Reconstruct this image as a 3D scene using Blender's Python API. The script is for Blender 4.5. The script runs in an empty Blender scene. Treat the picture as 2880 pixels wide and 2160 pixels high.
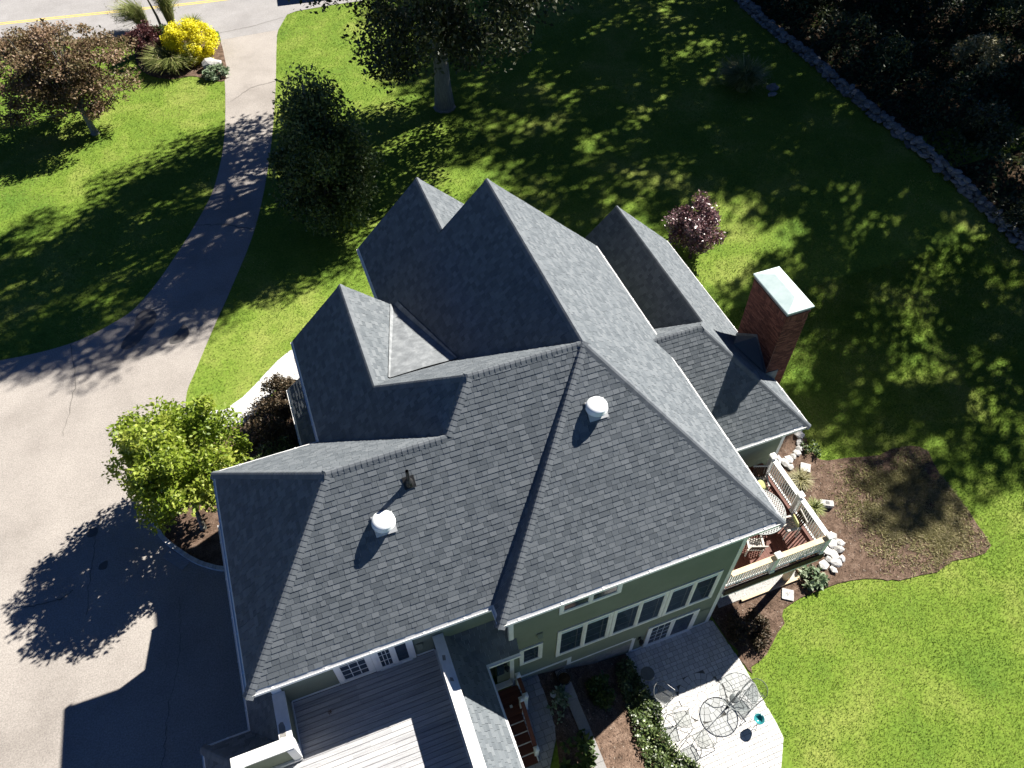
import bpy, math, random
import numpy as np
from mathutils import Vector, Matrix

random.seed(7)
rng = np.random.default_rng(7)
SC = bpy.context.scene
COL = SC.collection

# ------------------------------------------------------------------ camera, sky, sun, exposure
cam_d = bpy.data.cameras.new('camera')
cam = bpy.data.objects.new('camera', cam_d)
COL.objects.link(cam)
cam.location = (-2.19, -4.44, 26.66)
cam.rotation_euler = (0.6868, 0.0077, -0.3602)
cam_d.sensor_width = 36.0
cam_d.lens = 26.876
cam_d.clip_end = 600
SC.camera = cam

SUN_DIR = Vector((1.13, 0.475, 1.0)).normalized()
world = bpy.data.worlds.new('World')
SC.world = world
world.use_nodes = True
wn = world.node_tree
sky = wn.nodes.new('ShaderNodeTexSky')
sky.sky_type = 'NISHITA'
sky.sun_disc = False
sky.sun_elevation = math.asin(SUN_DIR.z)
sky.sun_rotation = math.atan2(SUN_DIR.x, SUN_DIR.y)
sky.air_density = 0.22
sky.dust_density = 0.0
sky.ozone_density = 10.0
wn.nodes['Background'].inputs['Strength'].default_value = 0.065
wn.links.new(sky.outputs[0], wn.nodes['Background'].inputs['Color'])

sun_d = bpy.data.lights.new('sun', 'SUN')
sun_d.energy = 5.0
sun_d.angle = math.radians(0.53)
sun_d.color = (1.0, 0.95, 0.87)
sun = bpy.data.objects.new('sun', sun_d)
COL.objects.link(sun)
sun.rotation_euler = SUN_DIR.to_track_quat('Z', 'Y').to_euler()
sun.location = (40, 20, 60)

SC.view_settings.view_transform = 'Standard'
SC.view_settings.look = 'None'
SC.view_settings.exposure = 1.43
SC.view_settings.gamma = 1.0
SC.view_settings.use_curve_mapping = False

# ------------------------------------------------------------------ materials
MATS = {}


def mat(name, stops, rough=0.8, noise=None, bump=0.0, bump_scale=60.0, spec=0.3, transl=0.0, metal=0.0,
        attr=True, grain=0.0, grain_scale=300.0, aniso=None):
    """stops: colour ramp over the per-face 'tone' value (or over noise when attr is False)."""
    if name in MATS:
        return MATS[name]
    m = bpy.data.materials.new(name)
    m.use_nodes = True
    nt = m.node_tree
    N, L = nt.nodes, nt.links
    b = N['Principled BSDF']
    b.inputs['Roughness'].default_value = rough
    b.inputs['Specular IOR Level'].default_value = spec
    b.inputs['Metallic'].default_value = metal
    ramp = N.new('ShaderNodeValToRGB')
    cr = ramp.color_ramp
    n = len(stops)
    while len(cr.elements) < n:
        cr.elements.new(0.5)
    for i, s in enumerate(stops):
        cr.elements[i].position = s[3] if len(s) > 3 else (i / max(1, n - 1))
        cr.elements[i].color = (s[0], s[1], s[2], 1)
    geo = N.new('ShaderNodeNewGeometry')
    pos = geo.outputs['Position']
    if aniso:
        mp = N.new('ShaderNodeMapping')
        mp.inputs['Scale'].default_value = aniso
        L.new(pos, mp.inputs['Vector'])
        pos = mp.outputs['Vector']
    src = None
    if attr:
        at = N.new('ShaderNodeAttribute')
        at.attribute_name = 'tone'
        src = at.outputs['Fac']
    if noise:
        nz = N.new('ShaderNodeTexNoise')
        nz.inputs['Scale'].default_value = noise[0]
        nz.inputs['Detail'].default_value = 6
        nz.inputs['Roughness'].default_value = 0.65
        L.new(pos, nz.inputs['Vector'])
        mr = N.new('ShaderNodeMapRange')
        mr.inputs['From Min'].default_value = 0.3
        mr.inputs['From Max'].default_value = 0.7
        mr.inputs['To Min'].default_value = -noise[1] if attr else 0.0
        mr.inputs['To Max'].default_value = noise[1] if attr else 1.0
        mr.clamp = True
        L.new(nz.outputs['Fac'], mr.inputs['Value'])
        if src is None:
            src = mr.outputs[0]
        else:
            ad = N.new('ShaderNodeMath')
            ad.operation = 'ADD'
            ad.use_clamp = True
            L.new(src, ad.inputs[0])
            L.new(mr.outputs[0], ad.inputs[1])
            src = ad.outputs[0]
    if src is None:
        v = N.new('ShaderNodeValue')
        v.outputs[0].default_value = 0.5
        src = v.outputs[0]
    L.new(src, ramp.inputs['Fac'])
    colr = ramp.outputs['Color']
    if grain > 0:
        g = N.new('ShaderNodeTexNoise')
        g.inputs['Scale'].default_value = grain_scale
        g.inputs['Detail'].default_value = 3
        L.new(geo.outputs['Position'], g.inputs['Vector'])
        gm = N.new('ShaderNodeMapRange')
        gm.inputs['From Min'].default_value = 0.3
        gm.inputs['From Max'].default_value = 0.7
        gm.inputs['To Min'].default_value = 1 - grain
        gm.inputs['To Max'].default_value = 1 + grain
        L.new(g.outputs['Fac'], gm.inputs['Value'])
        mx = N.new('ShaderNodeVectorMath')
        mx.operation = 'SCALE'
        L.new(colr, mx.inputs[0])
        L.new(gm.outputs[0], mx.inputs['Scale'])
        colr = mx.outputs[0]
    L.new(colr, b.inputs['Base Color'])
    if bump > 0:
        bz = N.new('ShaderNodeTexNoise')
        bz.inputs['Scale'].default_value = bump_scale
        bz.inputs['Detail'].default_value = 4
        L.new(pos, bz.inputs['Vector'])
        bp = N.new('ShaderNodeBump')
        bp.inputs['Strength'].default_value = bump
        bp.inputs['Distance'].default_value = 0.02
        L.new(bz.outputs['Fac'], bp.inputs['Height'])
        L.new(bp.outputs['Normal'], b.inputs['Normal'])
    if transl > 0:
        out = N['Material Output']
        tr = N.new('ShaderNodeBsdfTranslucent')
        L.new(colr, tr.inputs['Color'])
        mix = N.new('ShaderNodeMixShader')
        mix.inputs['Fac'].default_value = transl
        L.new(b.outputs[0], mix.inputs[1])
        L.new(tr.outputs[0], mix.inputs[2])
        L.new(mix.outputs[0], out.inputs['Surface'])
    MATS[name] = m
    return m


def glass_mat(name, tint, alpha, rough=0.03):
    m = bpy.data.materials.new(name)
    m.use_nodes = True
    nt = m.node_tree
    N, L = nt.nodes, nt.links
    out = N['Material Output']
    t = N.new('ShaderNodeBsdfTransparent')
    t.inputs['Color'].default_value = (*tint, 1)
    b = N['Principled BSDF']
    b.inputs['Base Color'].default_value = (*[c * 0.25 for c in tint], 1)
    b.inputs['Roughness'].default_value = rough
    mx = N.new('ShaderNodeMixShader')
    mx.inputs['Fac'].default_value = alpha
    L.new(t.outputs[0], mx.inputs[1])
    L.new(b.outputs[0], mx.inputs[2])
    L.new(mx.outputs[0], out.inputs['Surface'])
    return m


M_SHINGLE = mat('asphalt_shingle', [(.086, .098, .109), (.113, .127, .139), (.146, .160, .172)], .95, (2.2, .08), .12, 150, .15,
                grain=.22, grain_scale=90)
M_CAP = mat('ridge_cap_shingle', [(.105, .117, .129), (.145, .158, .171)], .95, (6, .15), .12, 150, .15, grain=.2, grain_scale=90)
M_UNDER = mat('roof_underlay', [(.02, .022, .026)], .95, attr=False)
M_LEAD = mat('weathered_metal_flashing', [(.12, .13, .138), (.165, .178, .188), (.26, .275, .285)], .7, (3.5, .5), .1, 30, .5, attr=False, grain=.15, grain_scale=60)
M_WHITE = mat('white_paint', [(.66, .66, .64), (.80, .80, .78)], .5, (3, .5), 0, attr=False)
M_GUTTER = mat('white_aluminium', [(.74, .74, .73), (.82, .82, .81)], .4, (4, .5), 0, attr=False)
M_GUTIN = mat('dark_gutter_inside', [(.05, .048, .042), (.14, .135, .12)], .9, (9, .5), 0, attr=False)  # gutter bottoms coloured darker than the white trough
M_GREEN = mat('sage_green_siding', [(.160, .184, .137), (.196, .22, .168)], .75, (1.3, .4), .15, 40, .2, attr=False, grain=.08, grain_scale=90)
M_CONC = mat('concrete', [(.17, .165, .15), (.29, .28, .26)], .95, (5, .5), .3, 60, attr=False)
M_PANE = mat('dark_window_glass', [(.022, .038, .060), (.034, .055, .082)], .10, (1, .5), 0, spec=.3, attr=False)
M_BLIND = mat('pale_blue_blind', [(.42, .50, .58), (.50, .58, .66)], .5, (2, .5), 0, attr=False)
M_MULLION = mat('grey_window_bar', [(.35, .37, .36)], .5, attr=False)
M_BRICK = mat('red_brick', [(.075, .030, .023), (.14, .052, .038), (.215, .09, .066)], .9, (14, .12), .4, 120, .2, grain=.25, grain_scale=80)
M_MORTAR = mat('mortar', [(.34, .29, .25), (.46, .40, .35)], .95, (20, .5), .2, 90, attr=False)
M_COPPER = mat('pale_green_cap_metal', [(.50, .63, .61), (.66, .77, .75)], .35, (2.5, .5), .05, 20, .5, attr=False)
M_VENT = mat('vent_cap_paint', [(.70, .73, .74), (.80, .82, .82)], .3, (4, .5), 0, attr=False)
M_BLACK = mat('black_plastic', [(.014, .014, .015), (.03, .03, .03)], .5, (8, .5), 0, attr=False)
M_GREYPLANK = mat('weathered_deck_board', [(.27, .272, .285), (.41, .412, .42), (.58, .575, .56)], .85, (2.2, .36), .25, 30, .2,
                  aniso=(.5, 9, 1), grain=.12, grain_scale=70)
M_REDWOOD = mat('red_brown_deck_board', [(.085, .026, .016), (.15, .05, .03)], .6, (4, .25), .2, 30, .3, aniso=(1, 6, 1))
M_HANDRAIL = mat('stained_handrail', [(.14, .040, .016), (.19, .06, .028)], .45, (4, .3), .1, 40, .4, attr=False)
M_DARKWOOD = mat('dark_brown_timber', [(.03, .017, .012), (.055, .032, .024)], .8, (5, .5), .2, 40, attr=False)
M_TEAK = mat('pale_grey_teak', [(.40, .375, .34), (.56, .53, .49)], .75, (6, .3), .1, 50)
M_TAN = mat('tan_timber_cap', [(.55, .42, .26), (.66, .52, .35)], .7, (4, .5), .1, 40, attr=False)
M_CUSHION = mat('green_cushion', [(.34, .35, .15), (.46, .47, .24)], .9, (4, .5), .1, 60, attr=False)
M_ASPHALT = mat('pale_worn_driveway', [(.255, .232, .210, .0), (.315, .288, .262, .5), (.36, .33, .30, 1)], .95, (.35, .5), .5, 90, .15, attr=False,
                grain=.22, grain_scale=22)
M_ROAD = mat('grey_road_asphalt', [(.25, .24, .235), (.31, .30, .295)], .95, (.5, .5), .3, 60, .15, attr=False, grain=.15, grain_scale=20)
M_STAIN = mat('dark_asphalt_patch', [(.10, .095, .09), (.15, .14, .135)], .9, (3, .5), .3, 60, attr=False)
M_CRACK = mat('crack_filler', [(.12, .11, .10), (.17, .155, .14)], .95, (5, .5), 0, attr=False)
M_YELLOW = mat('yellow_road_paint', [(.55, .40, .08), (.70, .52, .14)], .7, (4, .5), 0, attr=False)
M_LAWN = mat('lawn_turf', [(.088, .160, .022), (.135, .205, .028), (.225, .262, .060)], .95, (.30, .5), .3, 30, .1, attr=False, grain=.26, grain_scale=11.0)
M_GRASS = mat('grass_blade', [(.070, .145, .014), (.145, .225, .026), (.34, .36, .11)], .8, (.55, .34), 0, 1, .2, transl=.4)
M_MULCH = mat('bark_mulch', [(.060, .040, .028), (.115, .077, .056), (.185, .132, .10)], .95, (3.2, .5), .8, 40, .1, attr=False, grain=.45, grain_scale=24)
M_CHIP = mat('wood_chip', [(.05, .03, .022), (.13, .085, .062), (.42, .37, .31)], .9)
M_SOIL = mat('woodland_floor', [(.030, .020, .012), (.055, .036, .020), (.10, .062, .035)], .95, (.9, .5), .8, 15, .1, attr=False, grain=.4, grain_scale=9)
M_PAVER = mat('concrete_paver', [(.50, .49, .475), (.58, .57, .555), (.66, .65, .63)], .9, (6, .12), .3, 90, .2, grain=.10, grain_scale=60)
M_PATHPAVER = mat('grey_path_paver', [(.27, .265, .26), (.36, .355, .35)], .9, (6, .2), .3, 90, .2, grain=.15, grain_scale=60)
M_JOINT = mat('joint_sand', [(.11, .105, .095), (.17, .16, .145)], .95, (8, .5), 0, attr=False)
M_STONE = mat('fieldstone', [(.085, .095, .092), (.15, .16, .155), (.25, .255, .245)], .9, (4, .3), .5, 25, .2, grain=.25, grain_scale=18)
M_PALESTONE = mat('pale_rock', [(.30, .295, .28), (.44, .43, .415), (.58, .57, .55)], .85, (5, .25), .4, 25, .2, grain=.15, grain_scale=20)
M_GRAVEL = mat('grey_gravel', [(.22, .22, .21), (.38, .375, .36), (.50, .49, .47)], .95, (22, .5), .9, 30, attr=False)
M_BARK = mat('grey_bark', [(.13, .13, .11), (.25, .245, .215)], .95, (5, .5), .8, 20, .1, attr=False, aniso=(3, 3, .6))
M_BARKD = mat('dark_bark', [(.035, .028, .022), (.075, .062, .05)], .95, (6, .5), .6, 25, .1, attr=False)
M_WIRE = mat('dark_grey_metal', [(.09, .10, .10), (.15, .16, .16)], .45, (5, .5), 0, spec=.5, attr=False)
M_LATTICE = mat('pale_metal_frame', [(.19, .21, .205), (.27, .29, .285)], .45, (5, .5), 0, spec=.5, attr=False)
M_TEAL = mat('teal_glaze', [(.012, .13, .15), (.05, .27, .29)], .15, (9, .5), 0, spec=.6, attr=False)
M_CAR = mat('dark_blue_car_paint', [(.01, .014, .03), (.012, .018, .04)], .2, (2, .5), 0, spec=.6, attr=False)
M_RUBBER = mat('tyre_rubber', [(.015, .015, .015), (.02, .02, .02)], .8, (8, .5), 0, attr=False)
M_TABLEGLASS = glass_mat('tinted_table_glass', (.84, .86, .87), .06)
M_MESH = glass_mat('fine_metal_mesh', (.84, .86, .86), .12, .6)


def leafmat(name, stops, transl=.25, rough=.55, spec=.35):
    return mat(name, stops, rough, (1.2, .10), 0, 1, spec, transl)


L_LIME = leafmat('lime_leaf', [(.085, .15, .012), (.22, .30, .024), (.42, .46, .09)], .4, .5)
L_DARK = leafmat('dark_green_leaf', [(.034, .058, .018), (.074, .112, .032), (.145, .185, .066)], .3, .5, .4)
L_OAK = leafmat('oak_leaf', [(.018, .027, .010), (.042, .054, .018), (.095, .105, .045)], .25, .5, .4)
L_MAPLE = leafmat('bronze_leaf', [(.078, .082, .026), (.19, .128, .066), (.36, .23, .165)], .25)
L_PURPLE = leafmat('burgundy_leaf', [(.085, .028, .030), (.19, .095, .10), (.40, .29, .30)], .15, .35, .6)
L_BARB = leafmat('barberry_leaf', [(.05, .016, .018), (.10, .032, .034), (.15, .06, .055)], .2)
L_GOLD = leafmat('golden_leaf', [(.60, .54, .010), (.72, .66, .014), (.80, .75, .06)], .3)
L_BOX = leafmat('boxwood_leaf', [(.022, .046, .010), (.048, .085, .014), (.085, .13, .03)], .2)
L_BLADE = leafmat('ornamental_blade', [(.09, .13, .03), (.22, .25, .07), (.46, .43, .20)], .3)
L_HOSTA = leafmat('hosta_leaf', [(.06, .11, .05), (.16, .22, .12), (.42, .45, .33)], .25)
L_IVY = leafmat('ivy_leaf', [(.016, .034, .010), (.065, .10, .024), (.24, .30, .11)], .15, .4, .5)
L_WOOD = leafmat('undergrowth_leaf', [(.022, .042, .014), (.052, .078, .024), (.14, .15, .05)], .25)
L_RUST = leafmat('rusty_evergreen_leaf', [(.030, .034, .014), (.075, .050, .028), (.13, .10, .06)], .15)
L_DRY = leafmat('dry_grass_blade', [(.14, .13, .05), (.24, .225, .09), (.42, .36, .22)], .2)

# ------------------------------------------------------------------ mesh helpers


def set_tone(me, tones):
    a = me.attributes.new('tone', 'FLOAT', 'FACE')
    a.data.foreach_set('value', np.asarray(tones, np.float32))


def link(name, me, parent=None, loc=None, kind=None, label=None, cat=None, group=None, mtx=None):
    o = bpy.data.objects.new(name, me)
    COL.objects.link(o)
    if parent is not None:
        o.parent = parent
    if mtx is not None:
        o.matrix_local = mtx
    elif loc is not None:
        o.location = loc
    if kind:
        o['kind'] = kind
    if label:
        o['label'] = label
    if cat:
        o['category'] = cat
    if group:
        o['group'] = group
    return o


def thing(name, label, cat, loc=(0, 0, 0), rz=0.0, group=None):
    o = link(name, None, None, loc, None, label, cat, group)
    o.rotation_euler = (0, 0, rz)
    o.empty_display_size = 0.3
    return o


class MB:
    """Collects polygons for one mesh object."""

    def __init__(self):
        self.v, self.f, self.t = [], [], []

    def poly(self, pts, tone=.5):
        i = len(self.v)
        self.v.extend([tuple(p) for p in pts])
        self.f.append(tuple(range(i, i + len(pts))))
        self.t.append(tone)

    def box(self, lo, hi, tone=.5, mtx=None):
        x0, y0, z0 = lo
        x1, y1, z1 = hi
        p = [(x0, y0, z0), (x1, y0, z0), (x1, y1, z0), (x0, y1, z0), (x0, y0, z1), (x1, y0, z1), (x1, y1, z1), (x0, y1, z1)]
        if mtx is not None:
            p = [tuple(mtx @ Vector(q)) for q in p]
        i = len(self.v)
        self.v.extend(p)
        for q in ((3, 2, 1, 0), (4, 5, 6, 7), (0, 1, 5, 4), (1, 2, 6, 5), (2, 3, 7, 6), (3, 0, 4, 7)):
            self.f.append(tuple(i + k for k in q))
            self.t.append(tone)
        return self

    def prism(self, pts, z0, z1, tone=.5):
        n = len(pts)
        i = len(self.v)
        self.v.extend([(p[0], p[1], z0) for p in pts] + [(p[0], p[1], z1) for p in pts])
        self.f.append(tuple(i + n - 1 - k for k in range(n)))
        self.f.append(tuple(i + n + k for k in range(n)))
        for k in range(n):
            k2 = (k + 1) % n
            self.f.append((i + k, i + k2, i + n + k2, i + n + k))
        self.t.extend([tone] * (n + 2))
        return self

    def solid(self, pts, ext, tone=.5):
        """polygon pts extruded by the vector ext"""
        n = len(pts)
        i = len(self.v)
        e = Vector(ext)
        self.v.extend([tuple(p) for p in pts] + [tuple(Vector(p) + e) for p in pts])
        self.f.append(tuple(i + n - 1 - k for k in range(n)))
        self.f.append(tuple(i + n + k for k in range(n)))
        for k in range(n):
            k2 = (k + 1) % n
            self.f.append((i + k, i + k2, i + n + k2, i + n + k))
        self.t.extend([tone] * (n + 2))
        return self

    def tube(self, path, radii, n=6, tone=.5, closed=False, caps=True):
        path = [Vector(p) for p in path]
        if not hasattr(radii, '__len__'):
            radii = [radii] * len(path)
        rings = []
        m = len(path)
        for k, p in enumerate(path):
            if closed:
                d = path[(k + 1) % m] - path[k - 1]
            else:
                d = path[min(k + 1, m - 1)] - path[max(k - 1, 0)]
            if d.length < 1e-9:
                d = Vector((0, 0, 1))
            d.normalize()
            a = d.cross(Vector((0, 0, 1)) if abs(d.z) < .9 else Vector((1, 0, 0))).normalized()
            b = d.cross(a)
            i = len(self.v)
            for q in range(n):
                an = 2 * math.pi * q / n
                self.v.append(tuple(p + (a * math.cos(an) + b * math.sin(an)) * radii[k]))
            rings.append(i)
        for k in range(m if closed else m - 1):
            i, j = rings[k], rings[(k + 1) % m]
            for q in range(n):
                q2 = (q + 1) % n
                self.f.append((i + q, i + q2, j + q2, j + q))
                self.t.append(tone)
        if caps and not closed:
            self.f.append(tuple(rings[0] + n - 1 - q for q in range(n)))
            self.f.append(tuple(rings[-1] + q for q in range(n)))
            self.t.extend([tone, tone])
        return self

    def lathe(self, prof, n=20, c=(0, 0, 0), tone=.5):
        rings = []
        for r, z in prof:
            i = len(self.v)
            for q in range(n):
                an = 2 * math.pi * q / n
                self.v.append((c[0] + r * math.cos(an), c[1] + r * math.sin(an), c[2] + z))
            rings.append(i)
        for k in range(len(prof) - 1):
            i, j = rings[k], rings[k + 1]
            for q in range(n):
                q2 = (q + 1) % n
                self.f.append((i + q, i + q2, j + q2, j + q))
                self.t.append(tone)
        self.f.append(tuple(rings[0] + n - 1 - q for q in range(n)))
        self.f.append(tuple(rings[-1] + q for q in range(n)))
        self.t.extend([tone, tone])
        return self

    def mesh(self, name, m):
        me = bpy.data.meshes.new(name)
        me.from_pydata(self.v, [], self.f)
        set_tone(me, self.t)
        me.materials.append(m)
        return me

    def build(self, name, m, parent=None, smooth=False, **kw):
        me = self.mesh(name, m)
        if smooth:
            me.polygons.foreach_set('use_smooth', [True] * len(me.polygons))
        return link(name, me, parent, **kw)


def quads_mesh(name, V, tones, m, nv=4):
    """V: (N, nv, 3) array of polygon corners."""
    N = len(V)
    me = bpy.data.meshes.new(name)
    me.vertices.add(N * nv)
    me.vertices.foreach_set('co', np.ascontiguousarray(V, np.float32).ravel())
    me.loops.add(N * nv)
    me.loops.foreach_set('vertex_index', np.arange(N * nv, dtype=np.int32))
    me.polygons.add(N)
    me.polygons.foreach_set('loop_start', np.arange(0, N * nv, nv, dtype=np.int32))
    try:
        me.polygons.foreach_set('loop_total', np.full(N, nv, np.int32))
    except Exception:
        pass
    me.update(calc_edges=True)
    set_tone(me, tones)
    me.materials.append(m)
    return me


def unit(a):
    return a / np.maximum(np.linalg.norm(a, axis=-1, keepdims=True), 1e-9)


def leaf_quads(P, size, up=.6, aspect=.5, droop=0.0):
    """diamond leaves at points P with random turn, tilted towards up"""
    N = len(P)
    nrm = unit(rng.normal(size=(N, 3)) + np.array([0, 0, up * 1.6]))
    d = unit(np.cross(nrm, rng.normal(size=(N, 3))))
    s = np.cross(nrm, d)
    L = size * rng.uniform(.65, 1.3, (N, 1))
    W = L * aspect
    tip = P + d * L + np.array([0, 0, -droop]) * L
    return np.stack([P, P + d * L * .5 + s * W * .5 + nrm * L * .06, tip, P + d * L * .5 - s * W * .5 + nrm * L * .06], 1)


def blade_tris(P, h, w, lean=.5):
    N = len(P)
    a = rng.uniform(0, 2 * np.pi, N)
    d = np.stack([np.cos(a), np.sin(a), np.zeros(N)], 1)
    b = rng.uniform(0, 2 * np.pi, N)
    l = np.stack([np.cos(b), np.sin(b), np.zeros(N)], 1)
    H = h * rng.uniform(.5, 1.2, (N, 1))
    W = w * rng.uniform(.7, 1.3, (N, 1))
    tip = P + l * H * lean * rng.uniform(.3, 1.4, (N, 1)) + np.array([0, 0, 1]) * H
    return np.stack([P - d * W, P + d * W, tip], 1)


def in_poly(x, y, poly):
    poly = np.asarray(poly, float)
    ins = np.zeros(len(x), bool)
    j = len(poly) - 1
    for i in range(len(poly)):
        xi, yi, xj, yj = poly[i][0], poly[i][1], poly[j][0], poly[j][1]
        c = ((yi > y) != (yj > y)) & (x < (xj - xi) * (y - yi) / (yj - yi + 1e-12) + xi)
        ins ^= c
        j = i
    return ins


def clip_rect(poly, a0, a1, b0, b1):
    """clip a 2D polygon to a rectangle"""
    for ax, val, sgn in ((0, a0, 1), (0, a1, -1), (1, b0, 1), (1, b1, -1)):
        out = []
        n = len(poly)
        if n == 0:
            return out
        for i in range(n):
            p, q = poly[i], poly[(i + 1) % n]
            dp, dq = (p[ax] - val) * sgn, (q[ax] - val) * sgn
            if dp >= 0:
                out.append(p)
            if (dp > 0 and dq < 0) or (dp < 0 and dq > 0):
                s = dp / (dp - dq)
                out.append((p[0] + (q[0] - p[0]) * s, p[1] + (q[1] - p[1]) * s))
        poly = out
    return poly


def area2(p):
    return abs(sum(p[i][0] * p[(i + 1) % len(p)][1] - p[(i + 1) % len(p)][0] * p[i][1] for i in range(len(p)))) / 2


def smooth_closed(pts, k=4):
    """Catmull-Rom through the corner points of a closed outline"""
    n = len(pts)
    out = []
    for i in range(n):
        p0, p1, p2, p3 = [np.array(pts[(i + j - 1) % n], float) for j in range(4)]
        for s in range(k):
            t = s / k
            out.append(tuple(.5 * ((2 * p1) + (-p0 + p2) * t + (2 * p0 - 5 * p1 + 4 * p2 - p3) * t * t + (-p0 + 3 * p1 - 3 * p2 + p3) * t ** 3)))
    return out


def smooth_open(pts, k=5):
    pts = [np.array(p, float) for p in pts]
    ext = [2 * pts[0] - pts[1]] + pts + [2 * pts[-1] - pts[-2]]
    out = []
    for i in range(1, len(ext) - 2):
        p0, p1, p2, p3 = ext[i - 1:i + 3]
        for s in range(k):
            t = s / k
            out.append(tuple(.5 * ((2 * p1) + (-p0 + p2) * t + (2 * p0 - 5 * p1 + 4 * p2 - p3) * t * t + (-p0 + 3 * p1 - 3 * p2 + p3) * t ** 3)))
    out.append(tuple(pts[-1]))
    return out


# ------------------------------------------------------------------ terrain
HI = 1.8


def sst(a, b, x):
    t = np.clip((np.asarray(x, float) - a) / (b - a), 0, 1)
    return t * t * (3 - 2 * t)


def gz(x, y):
    left = HI * (1 - sst(0, 4.7, x))
    left = np.where(np.asarray(x, float) > -1.0, np.minimum(left, 1.42), left)
    return np.maximum(left, HI * sst(9, 24, y))


def sheet(name, poly, m, off, cell=.5, kind='structure', edge=0.0, **kw):
    """ground overlay: polygon cut into cells that follow the terrain"""
    poly = [tuple(p[:2]) for p in poly]
    mb = MB()
    xs = [p[0] for p in poly]
    ys = [p[1] for p in poly]
    a = math.floor(min(xs) / cell) * cell
    while a < max(xs):
        b = math.floor(min(ys) / cell) * cell
        while b < max(ys):
            c = clip_rect(poly, a, a + cell, b, b + cell)
            if len(c) >= 3 and area2(c) > 1e-5:
                mb.poly([(p[0], p[1], float(gz(p[0], p[1])) + off) for p in c], .5)
            b += cell
        a += cell
    if edge:
        for i in range(len(poly)):
            p, q = poly[i], poly[(i + 1) % len(poly)]
            zp, zq = float(gz(*p)) + off, float(gz(*q)) + off
            mb.poly([(p[0], p[1], zp - edge), (q[0], q[1], zq - edge), (q[0], q[1], zq), (p[0], p[1], zp)])
    return mb.build(name, m, None, kind=kind, **kw)


# ground sheet: fine cells near the house, coarse far away
def build_lawn():
    xs = np.concatenate([np.arange(-130, -30, 10), np.arange(-30, -2, 2), np.arange(-2, 8, .25), np.arange(8, 40, 2), np.arange(40, 171, 10)])
    ys = np.concatenate([np.arange(-60, -10, 10), np.arange(-10, 26, 1.0), np.arange(26, 60, 2), np.arange(60, 181, 10)])
    X, Y = np.meshgrid(xs, ys, indexing='ij')
    Zg = gz(X, Y)
    nx, ny = X.shape
    V = np.stack([X, Y, Zg], -1).reshape(-1, 3)
    idx = np.arange(nx * ny).reshape(nx, ny)
    F = np.stack([idx[:-1, :-1], idx[1:, :-1], idx[1:, 1:], idx[:-1, 1:]], -1).reshape(-1, 4)
    me = bpy.data.meshes.new('lawn')
    me.from_pydata(V.tolist(), [], F.tolist())
    me.polygons.foreach_set('use_smooth', [True] * len(me.polygons))
    me.materials.append(M_LAWN)
    link('lawn', me, kind='structure')


build_lawn()

DRIVE_L = smooth_open([(-2.9, 49.6), (-3.2, 46.0), (-3.45, 42.96), (-4.15, 37.84), (-5.05, 33.92), (-6.05, 31.32), (-8.1, 27.54),
                       (-9.65, 25.3), (-10.9, 24.45), (-12.7, 23.85), (-15.4, 23.9), (-19, 24.6), (-24, 26)], 5)
DRIVE_R = smooth_open([(1.9, 51.6), (.95, 49.6), (.4, 47.07), (-.65, 41.3), (-2.0, 35.04), (-3.65, 29.18), (-5.5, 24.8), (-6.4, 22.88), (-7.55, 20.3), (-8.1, 18.9), (-8.3, 16.5)], 5)
DRIVE = DRIVE_L + [(-34, 26), (-34, -22), (-6, -22), (-6.2, 3.0), (-6.2, 9.5), (-7.5, 10.4), (-8.3, 10.8), (-8.9, 11.4), (-9.5, 12.3), (-9.75, 13.2), (-9.4, 14.6), (-8.6, 15.7)] + DRIVE_R[::-1]
sheet('driveway', DRIVE, M_ASPHALT, .012, 2.0)
ROAD = [(-90, 62.9), (-30, 56.8), (-16.7, 54.6), (-9.4, 52.5), (-2.9, 50.9), (-2.9, 49.6), (.95, 49.6), (1.9, 51.6), (2.6, 51.9), (5, 51.9), (30, 50.4), (100, 45.8), (101, 56), (30, 60.6), (0, 62.4), (-30, 66), (-90, 72)]
sheet('road', ROAD, M_ROAD, .016, 4.0)
YL = [(-60, 62.6), (-16.85, 57.4), (-3.96, 55.62), (20, 53.5), (90, 48.6)]
for k, dy in ((0, 0.0), (1, .24)):
    mb = MB()
    for p, q in zip(YL, YL[1:]):
        mb.poly([(p[0], p[1] + dy, HI + .021), (q[0], q[1] + dy, HI + .021), (q[0], q[1] + dy + .12, HI + .021), (p[0], p[1] + dy + .12, HI + .021)])
    mb.build('road_centre_line', M_YELLOW, None, kind='structure')
for k, pts in enumerate(([(-9.39, 24.85), (-9.75, 24.6), (-9.9, 23.9), (-10.35, 23.3), (-10.5, 22.75), (-10.15, 22.6), (-9.7, 22.9), (-9.45, 23.3), (-9.05, 23.75), (-8.9, 24.3), (-9.05, 24.75)],
                         [(-7.79, 23.25), (-8.0, 23.0), (-8.45, 22.5), (-8.4, 22.2), (-8.0, 22.2), (-7.7, 22.4), (-7.6, 22.75)],
                         [(-11.75, 13.75), (-12.05, 13.8), (-12.1, 13.5), (-11.8, 13.45)], [(-11.45, 12.25), (-11.7, 12.2), (-11.75, 12.0), (-11.5, 11.95)],
                         [(-8.1, 18.3), (-8.7, 18.35), (-8.9, 17.9), (-8.4, 17.6), (-7.95, 17.9)])):
    sheet('asphalt_patch', smooth_closed(pts, 4), M_STAIN, .02, 2.0)


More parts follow.
